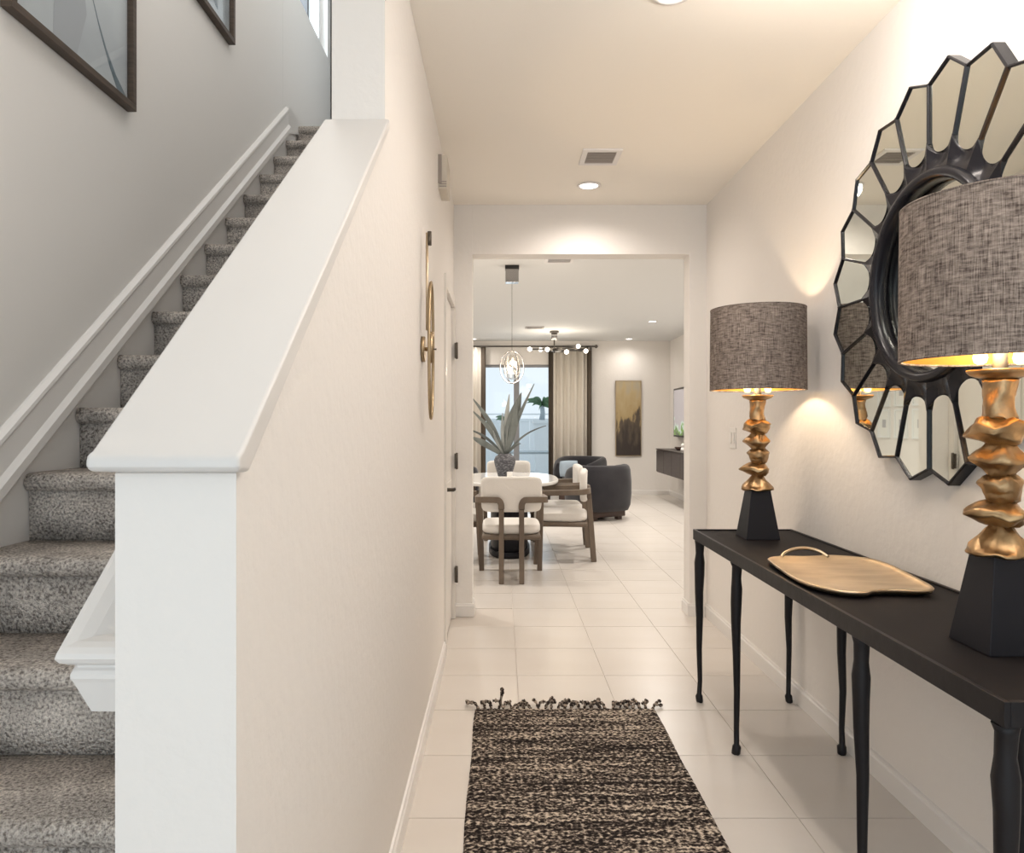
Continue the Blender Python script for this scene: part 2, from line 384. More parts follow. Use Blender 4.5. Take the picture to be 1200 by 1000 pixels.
# end wall with the wide opening
b = B(); bx(b, XL, OX0, YE, YE2, 0, CH); struct(obj('wall_back', b, 'endwall'))
b = B(); prism(b, [(OX0+.0005, OZ), (OX1, OZ), (OX1, 0), (XR+.15, 0), (XR+.15, CH), (OX0+.0005, CH)], 'y', YE, YE2); struct(obj('wall_back_right', b, 'endwall'))
struct(box('wall_dining_left', 'endwall', None, XFL-.15, XLI-.002, YE2-.1, YE2, 0, CH))
struct(box('wall_dining_right', 'endwall', None, XR+.152, XFR+.15, YE2-.1, YE2, 0, CH))
struct(box('wall_living_right', 'wall', None, XFR, XFR+.15, YE2, YF+.15, 0, CH))
struct(box('wall_living_left', 'wall', None, XFL-.15, XFL, YE2, YF+.15, 0, CH))
struct(box('wall_stair', 'stairwall', None, XS-.14, XS, YB, 4.60, 0, 5.6))
b = B(); bx(b, XS-.14, XS, 4.601, 5.9, CH+.14, 4.23); bx(b, XS-.14, XS, 4.601, 5.9, 5.35, 5.6); bx(b, XS-.14, XS, 5.79, 5.9, 4.231, 5.349)
struct(obj('wall_stair_landing', b, 'stairwall'))
struct(box('wall_landing', 'stairwall', None, XS-.14, XL, 5.93, 6.03, CH+.14, 5.6))
# window 1: upper stair window
wt = bpy.data.objects.new('window_1', None); C.objects.link(wt); wt['kind'] = 'structure'
b = B()
for y0, y1, z0, z1 in ((4.601, 4.64, 4.232, 5.348), (5.74, 5.789, 4.232, 5.348), (4.64, 5.74, 4.232, 4.262), (4.64, 5.74, 5.31, 5.348)): bx(b, XS-.12, XS-.06, y0, y1, z0, z1)
obj('window_frame', b, 'whiteframe', wt)
box('mullion', 'winframe', wt, XS-.12, XS-.02, 5.255, 5.30, 4.262, 5.31)
box('pane', 'glass', wt, XS-.10, XS-.094, 4.64, 5.255, 4.262, 5.31); box('pane', 'glass', wt, XS-.10, XS-.094, 5.30, 5.74, 4.262, 5.31)
struct(box('ceiling', 'ceiling', None, XL+.0005, XR+.15, YB, YE-.0005, CH, CH+.12))
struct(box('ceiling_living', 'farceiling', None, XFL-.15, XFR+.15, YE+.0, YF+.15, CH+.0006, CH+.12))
struct(box('ceiling_stair', 'ceiling', None, XS-.14, XL, YB, 6.03, 5.601, 5.7))
struct(box('floor_landing', 'carpet', None, XS+.001, XLI-.001, 4.93, 5.92, CH+.141, 3.32))
# dark panelled sheet that paints the shade on the landing's far wall
dr = bpy.data.objects.new('wall_landing_shade', None); C.objects.link(dr); dr['kind'] = 'structure'
box('door_leaf', 'landingshade', dr, XS+.002, XLI-.02, 5.88, 5.925, 3.322, 5.598)  # painted shade, shaped like a door leaf with panels
for z0, z1 in ((3.5, 4.3), (4.45, 5.4)): box('panel', 'landingshade', dr, XS+.12, XLI-.14, 5.87, 5.879, z0, z1)
# jamb of the far wall, sliding door
SX0, SX1, SZ = -.34, 1.02, 2.37
b = B(); bx(b, XFL, SX0-.9, YF, YF+.15, 0, CH); bx(b, 1.5, XFR, YF, YF+.15, 0, CH); bx(b, SX0-.9, 1.5, YF, YF+.15, SZ, CH)
struct(obj('wall_far', b, 'wall'))
wt = bpy.data.objects.new('window_2', None); C.objects.link(wt); wt['kind'] = 'structure'
b = B()
bx(b, SX0-.9, 1.5, YF+.03, YF+.10, SZ-.05, SZ); bx(b, SX0-.9, 1.5, YF+.03, YF+.10, 0, .04)
for x in (SX0-.9, SX0-.04, .95, 1.44): bx(b, x, x+.06, YF+.03, YF+.10, .04, SZ-.05)
obj('window_frame', b, 'winframe', wt)
box('mullion', 'winframe', wt, .235, .335, YF+.02, YF+.09, .04, SZ-.05)
for x0, x1 in ((SX0-.84, SX0-.04), (SX0+.02, .235), (.335, .95), (1.01, 1.44)): box('pane', 'glass', wt, x0, x1, YF+.06, YF+.066, .04, SZ-.05)

# floor tiles
TS, GX, GY = .4535, .083, 3.778
tm = {}
def tile_mesh():
    b = B(); h = TS/2-.0022
    bx(b, -h, h, -h, h, -.003, 0)
    # tiny arris
    me = bpy.data.meshes.new('floor_tile'); b.to_mesh(me); b.free(); me.materials.append(M['tile']); return me
tme = tile_mesh(); ntile = 0
far = B()
for j in range(-8, 22):
    y0 = GY+j*TS; yc = y0+TS/2
    if yc > YF-.1: break
    for i in range(-8, 7):
        xc = GX+(i+.5)*TS
        if y0 < YE-.2:
            if xc < XLI-.3 or xc > XR+.1 or (xc < XL and y0 < .5): continue
        elif xc < XFL or xc > XFR: continue
        if y0 < 7.5 and -1.6 < xc:
            if xc-TS/2 < XL and yc < YE:   # cut tile along the wall
                continue
            o = bpy.data.objects.new('floor_tile', tme); C.objects.link(o); o.parent = fl; o.location = (xc, yc, 0); ntile += 1
        else:
            h = TS/2-.0022; bx(far, xc-h, xc+h, yc-h, yc+h, -.003, 0)
o = obj('floor_tile_field', far, 'tile', fl); o['kind'] = 'stuff'
# cut tiles along the left wall
for j in range(-8, 3):
    y0 = GY+j*TS
    if y0+TS > YE+.1: continue
    h = .0022; box('floor_tile', 'tile', fl, XL-.01, GX-h, y0+h, y0+TS-h, -.003, 0)
# stair lobby base floor is carpeted/tiled in front
# ------------------------------------------------------------------ trims
def baseboard(name, p0, p1, n, h=.089, t=.014, z=0):
    """p0->p1 along wall, n = outward normal (2D)"""
    prof = [(0, 0), (t, 0), (t, h*.80), (t*.6, h*.86), (t*.5, h*.96), (0, h)]
    b = B(); rings = []
    for p in (p0, p1): rings.append([b.verts.new((p[0]+n[0]*o_, p[1]+n[1]*o_, z+z_)) for o_, z_ in prof])
    k = len(prof)
    for i in range(k): b.faces.new((rings[0][i], rings[1][i], rings[1][(i+1) % k], rings[0][(i+1) % k]))
    b.faces.new(rings[0][::-1]); b.faces.new(rings[1]); bmesh.ops.recalc_face_normals(b, faces=b.faces[:])
    return struct(obj(name, b, 'trim'))
baseboard('baseboard_left', (XL, .89), (XL, 4.075), (1, 0))
baseboard('baseboard_right', (XR, YB), (XR, YE), (-1, 0))
baseboard('baseboard_back_left', (XL+.001, YE), (OX0+.014, YE), (0, -1))
baseboard('baseboard_back_right', (OX1-.014, YE), (XR-.015, YE), (0, -1))
baseboard('baseboard_opening_right', (OX1, YE), (OX1, YE2+.014), (-1, 0))
baseboard('baseboard_opening_left', (OX0, YE), (OX0, YE2+.014), (1, 0))
baseboard('baseboard_far', (1.66, YF), (XFR, YF), (0, -1))
baseboard('baseboard_living_right', (XFR, YE2), (XFR, YF-.015), (-1, 0))

# cap on the sloping wall: slab with rounded nose
sl = .765
def capz(y): return 1.283+sl*(y-.86)
b = B()
nose = [(.852, 1.262), (.848, 1.268), (.848, 1.276), (.852, 1.283)]
prism(b, nose + [(.862, 1.287), (1.999, capz(1.999)+.002), (1.999, capz(1.999)-.03), (.885, 1.259)], 'x', -.487, -.306)
struct(obj('trim_1', b, 'cap', None, .006))
# bed mould under the cap nose
# skirt board on the stair wall
def nz_line(y): return 1.184+.769*(y-2.083)
def slope_profile(name, prof, x, y0, y1, m, zf):
    b = B(); R = []
    for y in (y0, y1): R.append([b.verts.new((x+o_, y, zf(y)+z_)) for o_, z_ in prof])
    k = len(prof)
    for i in range(k): b.faces.new((R[0][i], R[1][i], R[1][(i+1) % k], R[0][(i+1) % k]))
    b.faces.new(R[0][::-1]); b.faces.new(R[1]); bmesh.ops.recalc_face_normals(b, faces=b.faces[:])
    return obj(name, b, m)
zf = lambda y: nz_line(y)+.04
prof = [(0, -.028), (.030, -.028), (.034, -.020), (.034, .012), (.026, .022), (.020, .030), (.017, .105), (.022, .116), (.020, .128), (.006, .140), (0, .142)]
struct(slope_profile('baseboard_stair', prof, XS, .2, 4.66, 'trim', zf))
struct(slope_profile('trim_2', [(0, -.34), (.010, -.34), (.010, -.030), (0, -.030)], XS, .2, 4.85, 'trim', zf))
b = B()
zt = zf(4.66)
prism(b, [(4.6605, zt-.03), (4.6605, zt+.141), (4.90, 3.36), (4.95, 3.345), (4.95, 3.26), (4.86, 3.25)], 'x', XS, XS+.02)
struct(obj('trim_3', b, 'trim'))

# ------------------------------------------------------------------ staircase
st = thing('staircase', 'straight flight of stairs in speckled grey carpet rising along the left wall', 'stairs', (0, 0, 0))
R_ = .1953; T_ = .254
for n in range(1, 18):
    y = 2.083+T_*(n-6); z = R_*n; b = B(); rz = z-R_
    pr = [(y+.026, rz), (y+.024, z-.052)]
    for k in range(9):
        a = -PI*.5 - PI*k/8 if False else PI*1.5 - PI*k/8
        pr.append((y+.026+.026*math.cos(a), z-.026+.026*math.sin(a)))
    pr += [(y+.10, z+.001), (y+T_+.024, z), (y+T_+.024, rz)]
    prism(b, pr, 'x', XS+.012, XLI-.001)
    o = obj('carpeted_step', b, 'carpet', st, smooth=False)
    for p in o.data.polygons: p.use_smooth = 3 < len(p.vertices) < 5
    for e in o.data.edges: pass

# handrail on the stair side of the low wall, returned to the wall
hr = thing('handrail', 'white moulded wooden handrail on the stair side of the low wall', 'handrail', (XLI, .972, .98))
prof = [(o_*1.16, h_*.97) for o_, h_ in [(.052, .036), (.066, .043), (.084, .0445), (.097, .042), (.106, .037), (.112, .030), (.1135, .023), (.110, .016), (.103, .011), (.097, .009),
        (.0965, .005), (.100, .002), (.102, -.003), (.102, -.009), (.0995, -.015), (.086, -.062), (.052, -.062)]]
b = B(); RR = []
far_y = 3.6
RR.append([b.verts.new((-o_, far_y, h+.769*far_y)) for o_, h in prof])
RR.append([b.verts.new((-o_, .131-o_, h)) for o_, h in prof])
RR.append([b.verts.new((.001, .131-o_, h)) for o_, h in prof])
k = len(prof)
for s in range(2):
    for i in range(k):
        f = b.faces.new((RR[s][i], RR[s+1][i], RR[s+1][(i+1) % k], RR[s][(i+1) % k])); f.smooth = False
b.faces.new(RR[0][::-1]); b.faces.new(RR[2]); bmesh.ops.recalc_face_normals(b, faces=b.faces[:])
obj('rail', b, 'trim', hr)

# ------------------------------------------------------------------ door 1
d1 = bpy.data.objects.new('door_1', None); C.objects.link(d1); d1['kind'] = 'structure'
box('door_leaf', 'door', d1, XL-.05, XL-.012, 4.165, 4.862, .012, 2.085)
for z0, z1 in ((.22, .95), (1.10, 1.95)):
    b = B(); bx(b, XL-.013, XL-.004, 4.27, 4.76, z0, z1); o = obj('panel', b, 'door', d1, .004)
b = B(); bx(b, XL-.06, XL+.012, 4.08, 4.158, 0, 2.162); bx(b, XL-.06, XL+.012, 4.158, 4.87, 2.092, 2.162); bx(b, XL-.06, XL+.012, 4.868, 4.932, 0, 2.162)
obj('casing', b, 'door', d1, .003)
for z in (.30, 1.06, 1.80): 
    b = B(); bx(b, XL+.010, XL+.022, 4.845, 4.885, z-.05, z+.05); lathe(b, [(.008, z-.055), (.008, z+.055)], 10, c=(XL+.024, 4.864, 0)); obj('hinge', b, 'dark_metal', d1)
b = B(); lathe(b, [(.028, XL-.012), (.028, XL-.002), (.012, XL), (.011, XL+.045)], 18, 'x', (0, 4.24, .925)); tube(b, [(XL+.043, 4.235, .925), (XL+.046, 4.28, .925), (XL+.044, 4.345, .922)], [.011, .010, .008], 8)
obj('door_handle', b, 'dark_metal', d1)

# ------------------------------------------------------------------ ceiling fixtures
def recessed(x, y, label, group, r=.055):
    t = thing('recessed_light', label, 'ceiling light', (x, y, CH), 0, group)
    b = B(); lathe(b, [(r, -.001), (r+.018, -.002), (r+.018, -.007), (r+.006, -.010), (r, -.004)], 32, closed=True); obj('trim_ring', b, 'ventmetal', t)
    b = B(); lathe(b, [(r-.001, -.003), (r-.001, -.006), (.02, -.007)], 32); obj('diffuser', b, 'dl', t)
recessed(*HALL_DL[0], 'small round lit downlight in the hall ceiling just beyond the vent', 'hall downlights')
recessed(*HALL_DL[1], 'hall ceiling downlight cut off by the top edge of the photo', 'hall downlights')
recessed(*FAR_DL[0], 'living room downlight nearest the opening, above the media cabinet', 'living room downlights')
recessed(*FAR_DL[1], 'living room downlight close to the far wall, over the tall painting', 'living room downlights')
recessed(*FAR_DL[2], 'living room downlight at far left above the left curtain', 'living room downlights')
def vent(name, label, x0, x1, y0, y1, n, fm, dm, sub=None):
    t = thing(name, label, 'vent', ((x0+x1)/2, (y0+y1)/2, CH)); w_, l_ = (x1-x0)/2, (y1-y0)/2
    b = B(); e = .028
    bx(b, -w_, w_, -l_, -l_+e, -.010, 0); bx(b, -w_, w_, l_-e, l_, -.010, 0); bx(b, -w_, -w_+e, -l_+e, l_-e, -.010, 0); bx(b, w_-e, w_, -l_+e, l_-e, -.010, 0)
    obj('vent_frame', b, fm, t)
    box('backing', dm, t, -w_+e, w_-e, -l_+e, l_-e, -.002, 0)
    for k in range(n):
        yy = -l_+e+(k+.5)*(2*l_-2*e)/n; b = B(); bx(b, -w_+e, w_-e, yy-.0055, yy+.003, -.008, -.0055)
        obj('slat', b, 'slitvent' if sub is None else sub, t)
vent('ceiling_vent', 'square slatted return vent in the hall ceiling before the downlight', .445, .66, 3.92, 4.15, 9, 'ventmetal', 'ventdark')
vent('ceiling_vent', 'white ceiling register just inside the opening to the dining area', .40, .66, 6.40, 6.70, 7, 'ventmetal', 'ventdark', 'ventmetal')
vent('ceiling_vent', 'thin grey slot vent in the living room ceiling left of the chandelier', .38, .67, 11.2, 11.42, 5, 'slitvent', 'ventdark', 'slitvent')

# door chime and switch
t = thing('door_chime', 'almond door chime box high on the left hall wall', 'chime', (XL, 3.72, 2.60))
o = box('cover', 'beigebox', t, 0, .045, -.02, .20, -.085, .085, .004)
box('side_panel', 'slitvent', t, .0, .018, -.028, -.0205, -.06, .085)
for k in range(3): box('sound_slot', 'slitvent', t, .008, .043, -.024, -.0205, -.078+k*.012, -.074+k*.012)
t = thing('light_switch', 'white rocker switch plate on the right wall behind the far lamp', 'switch', (XR, 4.37, 1.225))
box('switch_plate', 'plastic', t, -.006, 0, -.058, .058, -.062, .062, .002)
for y in (-.026, .026): box('rocker', 'plastic', t, -.011, -.0062, y-.017, y+.017, -.034, .034, .0015)

# sconce on left wall
t = thing('wall_sconce', 'slim brass wall sconce with tall rod and pointed loop on left wall', 'sconce', (XL, 2.93, 1.615))
b = B(); lathe(b, [(.052, 0), (.052, .012), (.048, .015)], 28, 'x'); obj('back_plate', b, 'sconce', t)
b = B(); lathe(b, [(.008, .014), (.008, .034)], 12, 'x'); obj('arm', b, 'sconce', t)
b = B(); lathe(b, [(.013, -.055), (.013, .07)], 14, c=(.036, 0, 0)); obj('socket_barrel', b, 'sconce', t)
b = B(); lathe(b, [(.0055, .071), (.0055, .46)], 10, c=(.026, -.04, 0)); obj('rod', b, 'brass', t)
b = B(); lathe(b, [(.008, .41), (.008, .465)], 10, c=(.036, -.04, 0)); obj('rod_tip', b, 'dark_metal', t)
b = B(); lp = []
for k in range(40):
    a = 2*PI*k/40; lp.append((.038, .085*math.sin(a)*(1 if 1 else 0), -.005+.275*math.cos(a)))
tube(b, lp, .0065, 8, close=True, up=(1, 0, 0)); obj('loop', b, 'sconce', t)
b = B(); tube(b, [(.028, -.04, .075), (.036, 0, .06), (.036, 0, .0), (.060, 0, 0)], .004, 8); obj('pin', b, 'dark_metal', t)

# ------------------------------------------------------------------ console table
TZ = .805
ct = thing('console_table', 'long narrow black iron console table with eight slender legs', 'table', (0, 0, 0))
TX0, TX1, TY0, TY1 = .915, 1.385, 1.318, 3.455
box('table_top', 'ironflat', ct, TX0+.012, TX1-.012, TY0+.012, TY1-.012, TZ-.016, TZ)
b = B()
for x0, x1, y0, y1 in ((TX0, TX0+.012, TY0, TY1), (TX1-.012, TX1, TY0, TY1), (TX0+.012, TX1-.012, TY0, TY0+.012), (TX0+.012, TX1-.012, TY1-.012, TY1)): bx(b, x0, x1, y0, y1, TZ-.042, TZ+.006)
obj('apron', b, 'iron', ct, .0015)
def leg(x, y, s):
    rnd = random.Random(s); H = TZ-.042
    prof = [(0, .012), (.004, .0135), (.03, .0135), (.038, .009), (.10, .0085), (.25, .010), (.40, .013), (.52, .0155), (.60, .0175), (.66, .0185), (.70, .015), (.745, .0165), (H, .019)]
    prof = [(z, r*1.28) for z, r in prof]
    b = B(); pts, rr = [], []
    for z, r in prof: pts.append((x+rnd.uniform(-.0025, .0025), y+rnd.uniform(-.0025, .0025), z)); rr.append(r*rnd.uniform(.96, 1.05))
    pts[-1] = (x, y, H)
    tube(b, pts, rr, 8); o = obj('leg', b, 'iron', ct)
for k, y in enumerate((1.345, 1.885, 2.885, 3.42)):
    leg(TX0+.022, y, k); leg(TX1-.028, y, k+10)

# tray
P = [(.955, 2.576), (.938, 2.42), (.930, 2.30), (.940, 2.21), (.977, 2.136), (1.02, 2.108), (1.062, 2.104), (1.085, 2.122), (1.108, 2.132), (1.158, 2.134), (1.21, 2.124), (1.252, 2.125),
     (1.285, 2.15), (1.303, 2.20), (1.325, 2.33), (1.345, 2.46), (1.350, 2.55), (1.340, 2.62), (1.31, 2.655), (1.231, 2.69), (1.173, 2.68), (1.11, 2.668), (1.047, 2.675), (.993, 2.656), (.965, 2.625)]
pc = Vector((1.145, 2.40, 0)); tr = thing('serving_tray', 'oblong brushed brass tray with looped handle lying on the black console', 'tray', (pc.x, pc.y, TZ))
pts = curve([(*p, 0) for p in P]+[(*P[0], 0)], 3)[:-1]; pts = [Vector((p.x, p.y, 0))-Vector((pc.x, pc.y, 0)) for p in pts]
b = B(); rings = []
for sc_, z in ((.80, .001), (.90, .002), (.985, .012), (1.0, .020), (.985, .0235), (.95, .019), (.88, .011), (.5, .0085)):
    rings.append([b.verts.new((p.x*sc_, p.y*sc_, z)) for p in pts])
for A, D in zip(rings, rings[1:]):
    for i in range(len(A)): f = b.faces.new((A[i], A[(i+1) % len(A)], D[(i+1) % len(A)], D[i])); f.smooth = True
b.faces.new(rings[0]); b.faces.new(rings[-1]); bmesh.ops.recalc_face_normals(b, faces=b.faces[:]); obj('tray_body', b, 'brass', tr)
b = B(); tube(b, curve([(-.115, .262, .018), (-.095, .285, .030), (-.05, .305, .042), (0, .31, .044), (.04, .298, .034), (.06, .272, .018)], 5), .0065, 8); obj('handle', b, 'brass', tr)

# ------------------------------------------------------------------ table lamps
def rock(cz0, cz1, prof, seed, seg=22, off=(0, 0)):
    """lumpy faceted stone from profile (t,r) deformed by noise"""
    b = B(); rg = []; s = Vector((seed*3.1, seed*1.7, seed*.9))
    n = len(prof)
    dense = []
    for i in range(n-1):
        for k in range(3): t = k/3; dense.append((prof[i][0]*(1-t)+prof[i+1][0]*t, prof[i][1]*(1-t)+prof[i+1][1]*t))
    dense.append(prof[-1])
    for t, r in dense:
        z = cz0+(cz1-cz0)*t; row = []
        for i in range(seg):
            a = 2*PI*i/seg; d = Vector((math.cos(a), math.sin(a), (t-.5)*1.3))
            k = 1+.36*noise.noise(d*1.1+s)+.16*noise.noise(d*2.6+s)
            zz = z+(.014*noise.noise(d*1.8+s*2) if .02 < t < .98 else 0)
            k = 1+(k-1)*min(1, 4*t, 4*(1-t)) if t not in (0, 1) else 1
            row.append(b.verts.new((r*k*math.cos(a)+off[0]*math.sin(PI*t), r*k*math.sin(a)+off[1]*math.sin(PI*t), zz)))
        rg.append(row)
    for A, D in zip(rg, rg[1:]):
        for i in range(seg): f = b.faces.new((A[i], A[(i+1) % seg], D[(i+1) % seg], D[i])); f.smooth = True
    b.faces.new(rg[0]); b.faces.new(rg[-1]); bmesh.ops.recalc_face_normals(b, faces=b.faces[:]); return b
def make_lamp(loc, label):
    t = thing('table_lamp', label, 'lamp', loc, 0, 'pair of stacked-stone table lamps')
    b = B(); a0, a1, h = .074, .043, .213
    v0 = [b.verts.new((sx*a0, sy*a0, 0)) for sx, sy in ((-1, -1), (1, -1), (1, 1), (-1, 1))]; v1 = [b.verts.new((sx*a1, sy*a1, h)) for sx, sy in ((-1, -1), (1, -1), (1, 1), (-1, 1))]
    b.faces.new(v0[::-1]); b.faces.new(v1)
    for i in range(4): b.faces.new((v0[i], v0[(i+1) % 4], v1[(i+1) % 4], v1[i]))
    obj('pedestal', b, 'blackwood', t, .0025)
    S = [(.211, .281, [(0, .058), (.08, .070), (.3, .062), (.65, .038), (.9, .026), (1, .022)], 1, (0, 0)),
         (.277, .332, [(0, .022), (.12, .042), (.4, .060), (.65, .060), (.9, .036), (1, .022)], 4, (-.012, -.004)),
         (.328, .394, [(0, .022), (.15, .034), (.4, .040), (.7, .044), (.9, .036), (1, .022)], 9, (.006, 0)),
         (.390, .466, [(0, .024), (.2, .034), (.45, .056), (.52, .056), (.8, .032), (1, .024)], 6, (0, 0)),
         (.461, .525, [(0, .024), (.15, .046), (.4, .058), (.7, .058), (.9, .045), (1, .030)], 13, (-.003, .004)),
         (.521, .612, [(0, .030), (.06, .037), (.15, .035), (.5, .033), (.85, .035), (1, .036)], 17, (0, 0))]
    for z0, z1, pr, sd, of in S: obj('cast_stone', rock(z0, z1, pr, sd, off=of), 'gold', t)
    b = B(); lathe(b, [(.03, .611), (.060, .622), (.067, .630), (.067, .634), (.058, .632), (.012, .628)], 36); obj('drip_pan', b, 'gold', t)
    b = B(); lathe(b, [(.0155, .627), (.0155, .735), (.012, .745)], 18); lathe(b, [(.004, .745), (.004, 1.02)], 8); obj('stem', b, 'socket', t)
    # shade
    r, z0, z1 = .206, .657, 1.017
    b = B(); open_band(b, [(r, z0), (r-.001, (z0+z1)/2), (r-.003, z1)], 72); sh = obj('lamp_shade', b, 'linen', t)
    b = B(); lathe(b, [(r-.003, z0+.001), (r-.006, z1-.001)], 64) ; 
    for f in [f for f in b.faces if len(f.verts) > 4]: b.faces.remove(f)
    obj('shade_lining', b, 'goldfoil', sh)
    b = B(); lathe(b, [(r+.0005, z0-.001), (r+.0005, z0+.004), (r-.0065, z0+.004), (r-.0065, z0-.001)], 64, closed=True); obj('shade_rim', b, 'linen', sh)
    b = B(); lathe(b, [(r-.002, z1-.003), (r-.002, z1+.001), (r-.0075, z1+.001), (r-.0075, z1-.003)], 64, closed=True); obj('shade_rim', b, 'linen', sh)
    b = B()
    for k in range(3): a = 2*PI*k/3+.4; tube(b, [(0, 0, 1.012), ((r-.006)*math.cos(a), (r-.006)*math.sin(a), 1.008)], .002, 6)
    obj('spider', b, 'dark_metal', t)
    b = B(); bx(b, -.011, .011, -.011, .011, 1.016, 1.042); obj('finial', b, 'sconce', t, .002)
    for s in (-1, 1):
        b = B(); tube(b, [(s*.012, 0, .735), (s*.04, 0, .742), (s*.046, 0, .73), (s*.046, 0, .699)], .008, 8); obj('bulb_arm', b, 'sconce', t)
        b = B(); lathe(b, [(.006, .646), (.013, .650), (.016, .661), (.013, .675), (.008, .698)], 16, c=(s*.046, 0, 0)); bb = obj('bulb', b, 'bulb', t)
    light('POINT', 'lamp_bulb_light', (loc[0], loc[1], loc[2]+.79), 7.5, (1, .76, .50), shadow_soft_size=.03)
    light('POINT', 'lamp_bulb_light', (loc[0]-.05, loc[1]-.05, loc[2]+.685), .55, (1, .70, .38), shadow_soft_size=.02)
    return t
make_lamp((1.145, 3.235, TZ+.001), 'stacked gold stone table lamp at the far end of the console')
make_lamp((1.143, 1.66, TZ+.001), 'stacked gold stone table lamp nearest the camera, cut by right edge')

# ------------------------------------------------------------------ sunburst mirror
mr = thing('sunburst_mirror', 'large round petal mirror in black frame on the right wall', 'mirror', (XR, 2.314, 1.783))
def PM(r, a, w_): return (-w_, r*math.cos(a), r*math.sin(a))
b = B(); lathe(b, [(.335, -.002), (.337, -.046), (.332, -.058), (.324, -.062), (.314, -.061), (.304, -.054), (.300, -.040), (.298, -.002)], 72, 'x', closed=True); obj('ring', b, 'frame', mr)
b = B(); lathe(b, [(.2975, -.006), (.2975, -.001)], 72, 'x'); o = obj('center_glass', b, 'mirror', mr, smooth=False)
HA = PI/20
WF = .040
# scallop
b = B(); na, nr = 12, 6; G = []
for j in range(nr+1):
    row = []
    for i in range(na+1):
        t_ = -1+2*i/na; ra = .385+.042*abs(t_)**2.4; r = .333+(ra-.333)*j/nr
        w_ = WF+.003-.016*(1-abs(t_)**1.6)*math.sin(PI*.5*min(1, j/nr*1.3))
        row.append(b.verts.new(PM(r, t_*HA, w_)))
    G.append(row)
for j in range(nr):
    for i in range(na): f = b.faces.new((G[j][i], G[j][i+1], G[j+1][i+1], G[j+1][i])); f.smooth = True
for i in range(na):   # rim dropping to glass
    v = [b.verts.new(PM(.385+.042*abs(-1+2*(i+q)/na)**2.4, (-1+2*(i+q)/na)*HA, .020)) for q in (0, 1)]
    b.faces.new((G[nr][i], G[nr][i+1], v[1], v[0]))
bmesh.ops.recalc_face_normals(b, faces=b.faces[:])
scallop = b
# glass petal
gb = B(); outline = []
for i in range(na+1):
    t_ = -1+2*i/na; outline.append(PM(.385+.042*abs(t_)**2.4, t_*HA*.97, .033))
outline += [PM(.612, HA*.97, .033), PM(.658, 0, .033), PM(.612, -HA*.97, .033)]
vs = [gb.verts.new(p) for p in outline]; gb.faces.new(vs); bmesh.ops.recalc_face_normals(gb, faces=gb.faces[:])
ex = bmesh.ops.extrude_face_region(gb, geom=gb.faces[:]); 
for v in [g for g in ex['geom'] if isinstance(g, bmesh.types.BMVert)]: v.co.x += .01
bmesh.ops.recalc_face_normals(gb, faces=gb.faces[:])
# bars: radial at +HA, outer two edges
fb = B()
def bar(p, q, w2, z0, z1, bmx):
    p = Vector((0, *p)); q = Vector((0, *q)); d = (q-p).normalized(); n = Vector((0, -d.z, d.y))
    prof = [(-w2, z0), (-w2, z1-.004), (-w2*.45, z1), (w2*.45, z1), (w2, z1-.004), (w2, z0)]
    R = [[bmx.verts.new(pt+n*o_+Vector((-z_, 0, 0))) for o_, z_ in prof] for pt in (p-d*.002, q+d*.002)]
    k = len(prof)
    for i in range(k): bmx.faces.new((R[0][i], R[1][i], R[1][(i+1) % k], R[0][(i+1) % k]))
    bmx.faces.new(R[0][::-1]); bmx.faces.new(R[1])
def pol(r, a): return (r*math.cos(a), r*math.sin(a))
bar(pol(.425, HA), pol(.614, HA), .0048, .001, WF+.001, fb)
bar(pol(.612, HA), pol(.660, 0), .0045, .001, WF, fb); bar(pol(.660, 0), pol(.612, -HA), .0045, .001, WF, fb)
bmesh.ops.recalc_face_normals(fb, faces=fb.faces[:])
meshes = []
for nm, bmx, m in (('scallop', scallop, 'frame'), ('petal_glass', gb, 'mirror'), ('petal_frame', fb, 'frame')):
    me = bpy.data.meshes.new(nm); bmx.to_mesh(me); bmx.free(); me.materials.append(M[m]); meshes.append((nm, me))
for k in range(20):
    for nm, me in meshes:
        o = bpy.data.objects.new(nm, me); C.objects.link(o); o.parent = mr; o.rotation_euler = (PI/20+2*PI*k/20, 0, 0)

# ------------------------------------------------------------------ rug
RX0, RX1, RY0, RY1 = -.118, .705, .95, 3.325
rg = thing('runner_rug', 'black and beige woven runner rug with knotted fringe on the tiles', 'rug', (0, 0, 0))
b = B(); nx, ny = 110, 300; rnd = random.Random(3); G = []
for j in range(ny+1):
    y = RY0+(RY1-RY0)*j/ny; row = []
    wl = .006*noise.noise(Vector((0, y*3, 1))); wr = .006*noise.noise(Vector((5, y*3, 1)))
    for i in range(nx+1):
        x = RX0+wl+(RX1-RX0+wr-wl)*i/nx
        edge = min(i, nx-i, j, ny-j)
        z = .004 if edge == 0 else .008+rnd.uniform(0, .0045)
        row.append(b.verts.new((x+rnd.uniform(-.001, .001), y+.004*noise.noise(Vector((x*6, 3, 0)))*(j > ny-6), z)))
    G.append(row)
for j in range(ny):
    for i in range(nx): f = b.faces.new((G[j][i], G[j][i+1], G[j+1][i+1], G[j+1][i])); f.smooth = True
bd = []
lo = [b.verts.new((v.co.x, v.co.y, .0005)) for v in G[0]]; hi = [b.verts.new((v.co.x, v.co.y, .0005)) for v in G[-1]]
for i in range(nx): b.faces.new((G[0][i], G[0][i+1], lo[i+1], lo[i])); b.faces.new((G[-1][i], G[-1][i+1], hi[i+1], hi[i]))
obj('rug_field', b, 'rug', rg)
M['yarn'] = mat('rug_yarn', (.035, .028, .026), 1, spec=.05, noise_col=(70, (.34, .28, .23), .46, .60, (1, 1, 1)))
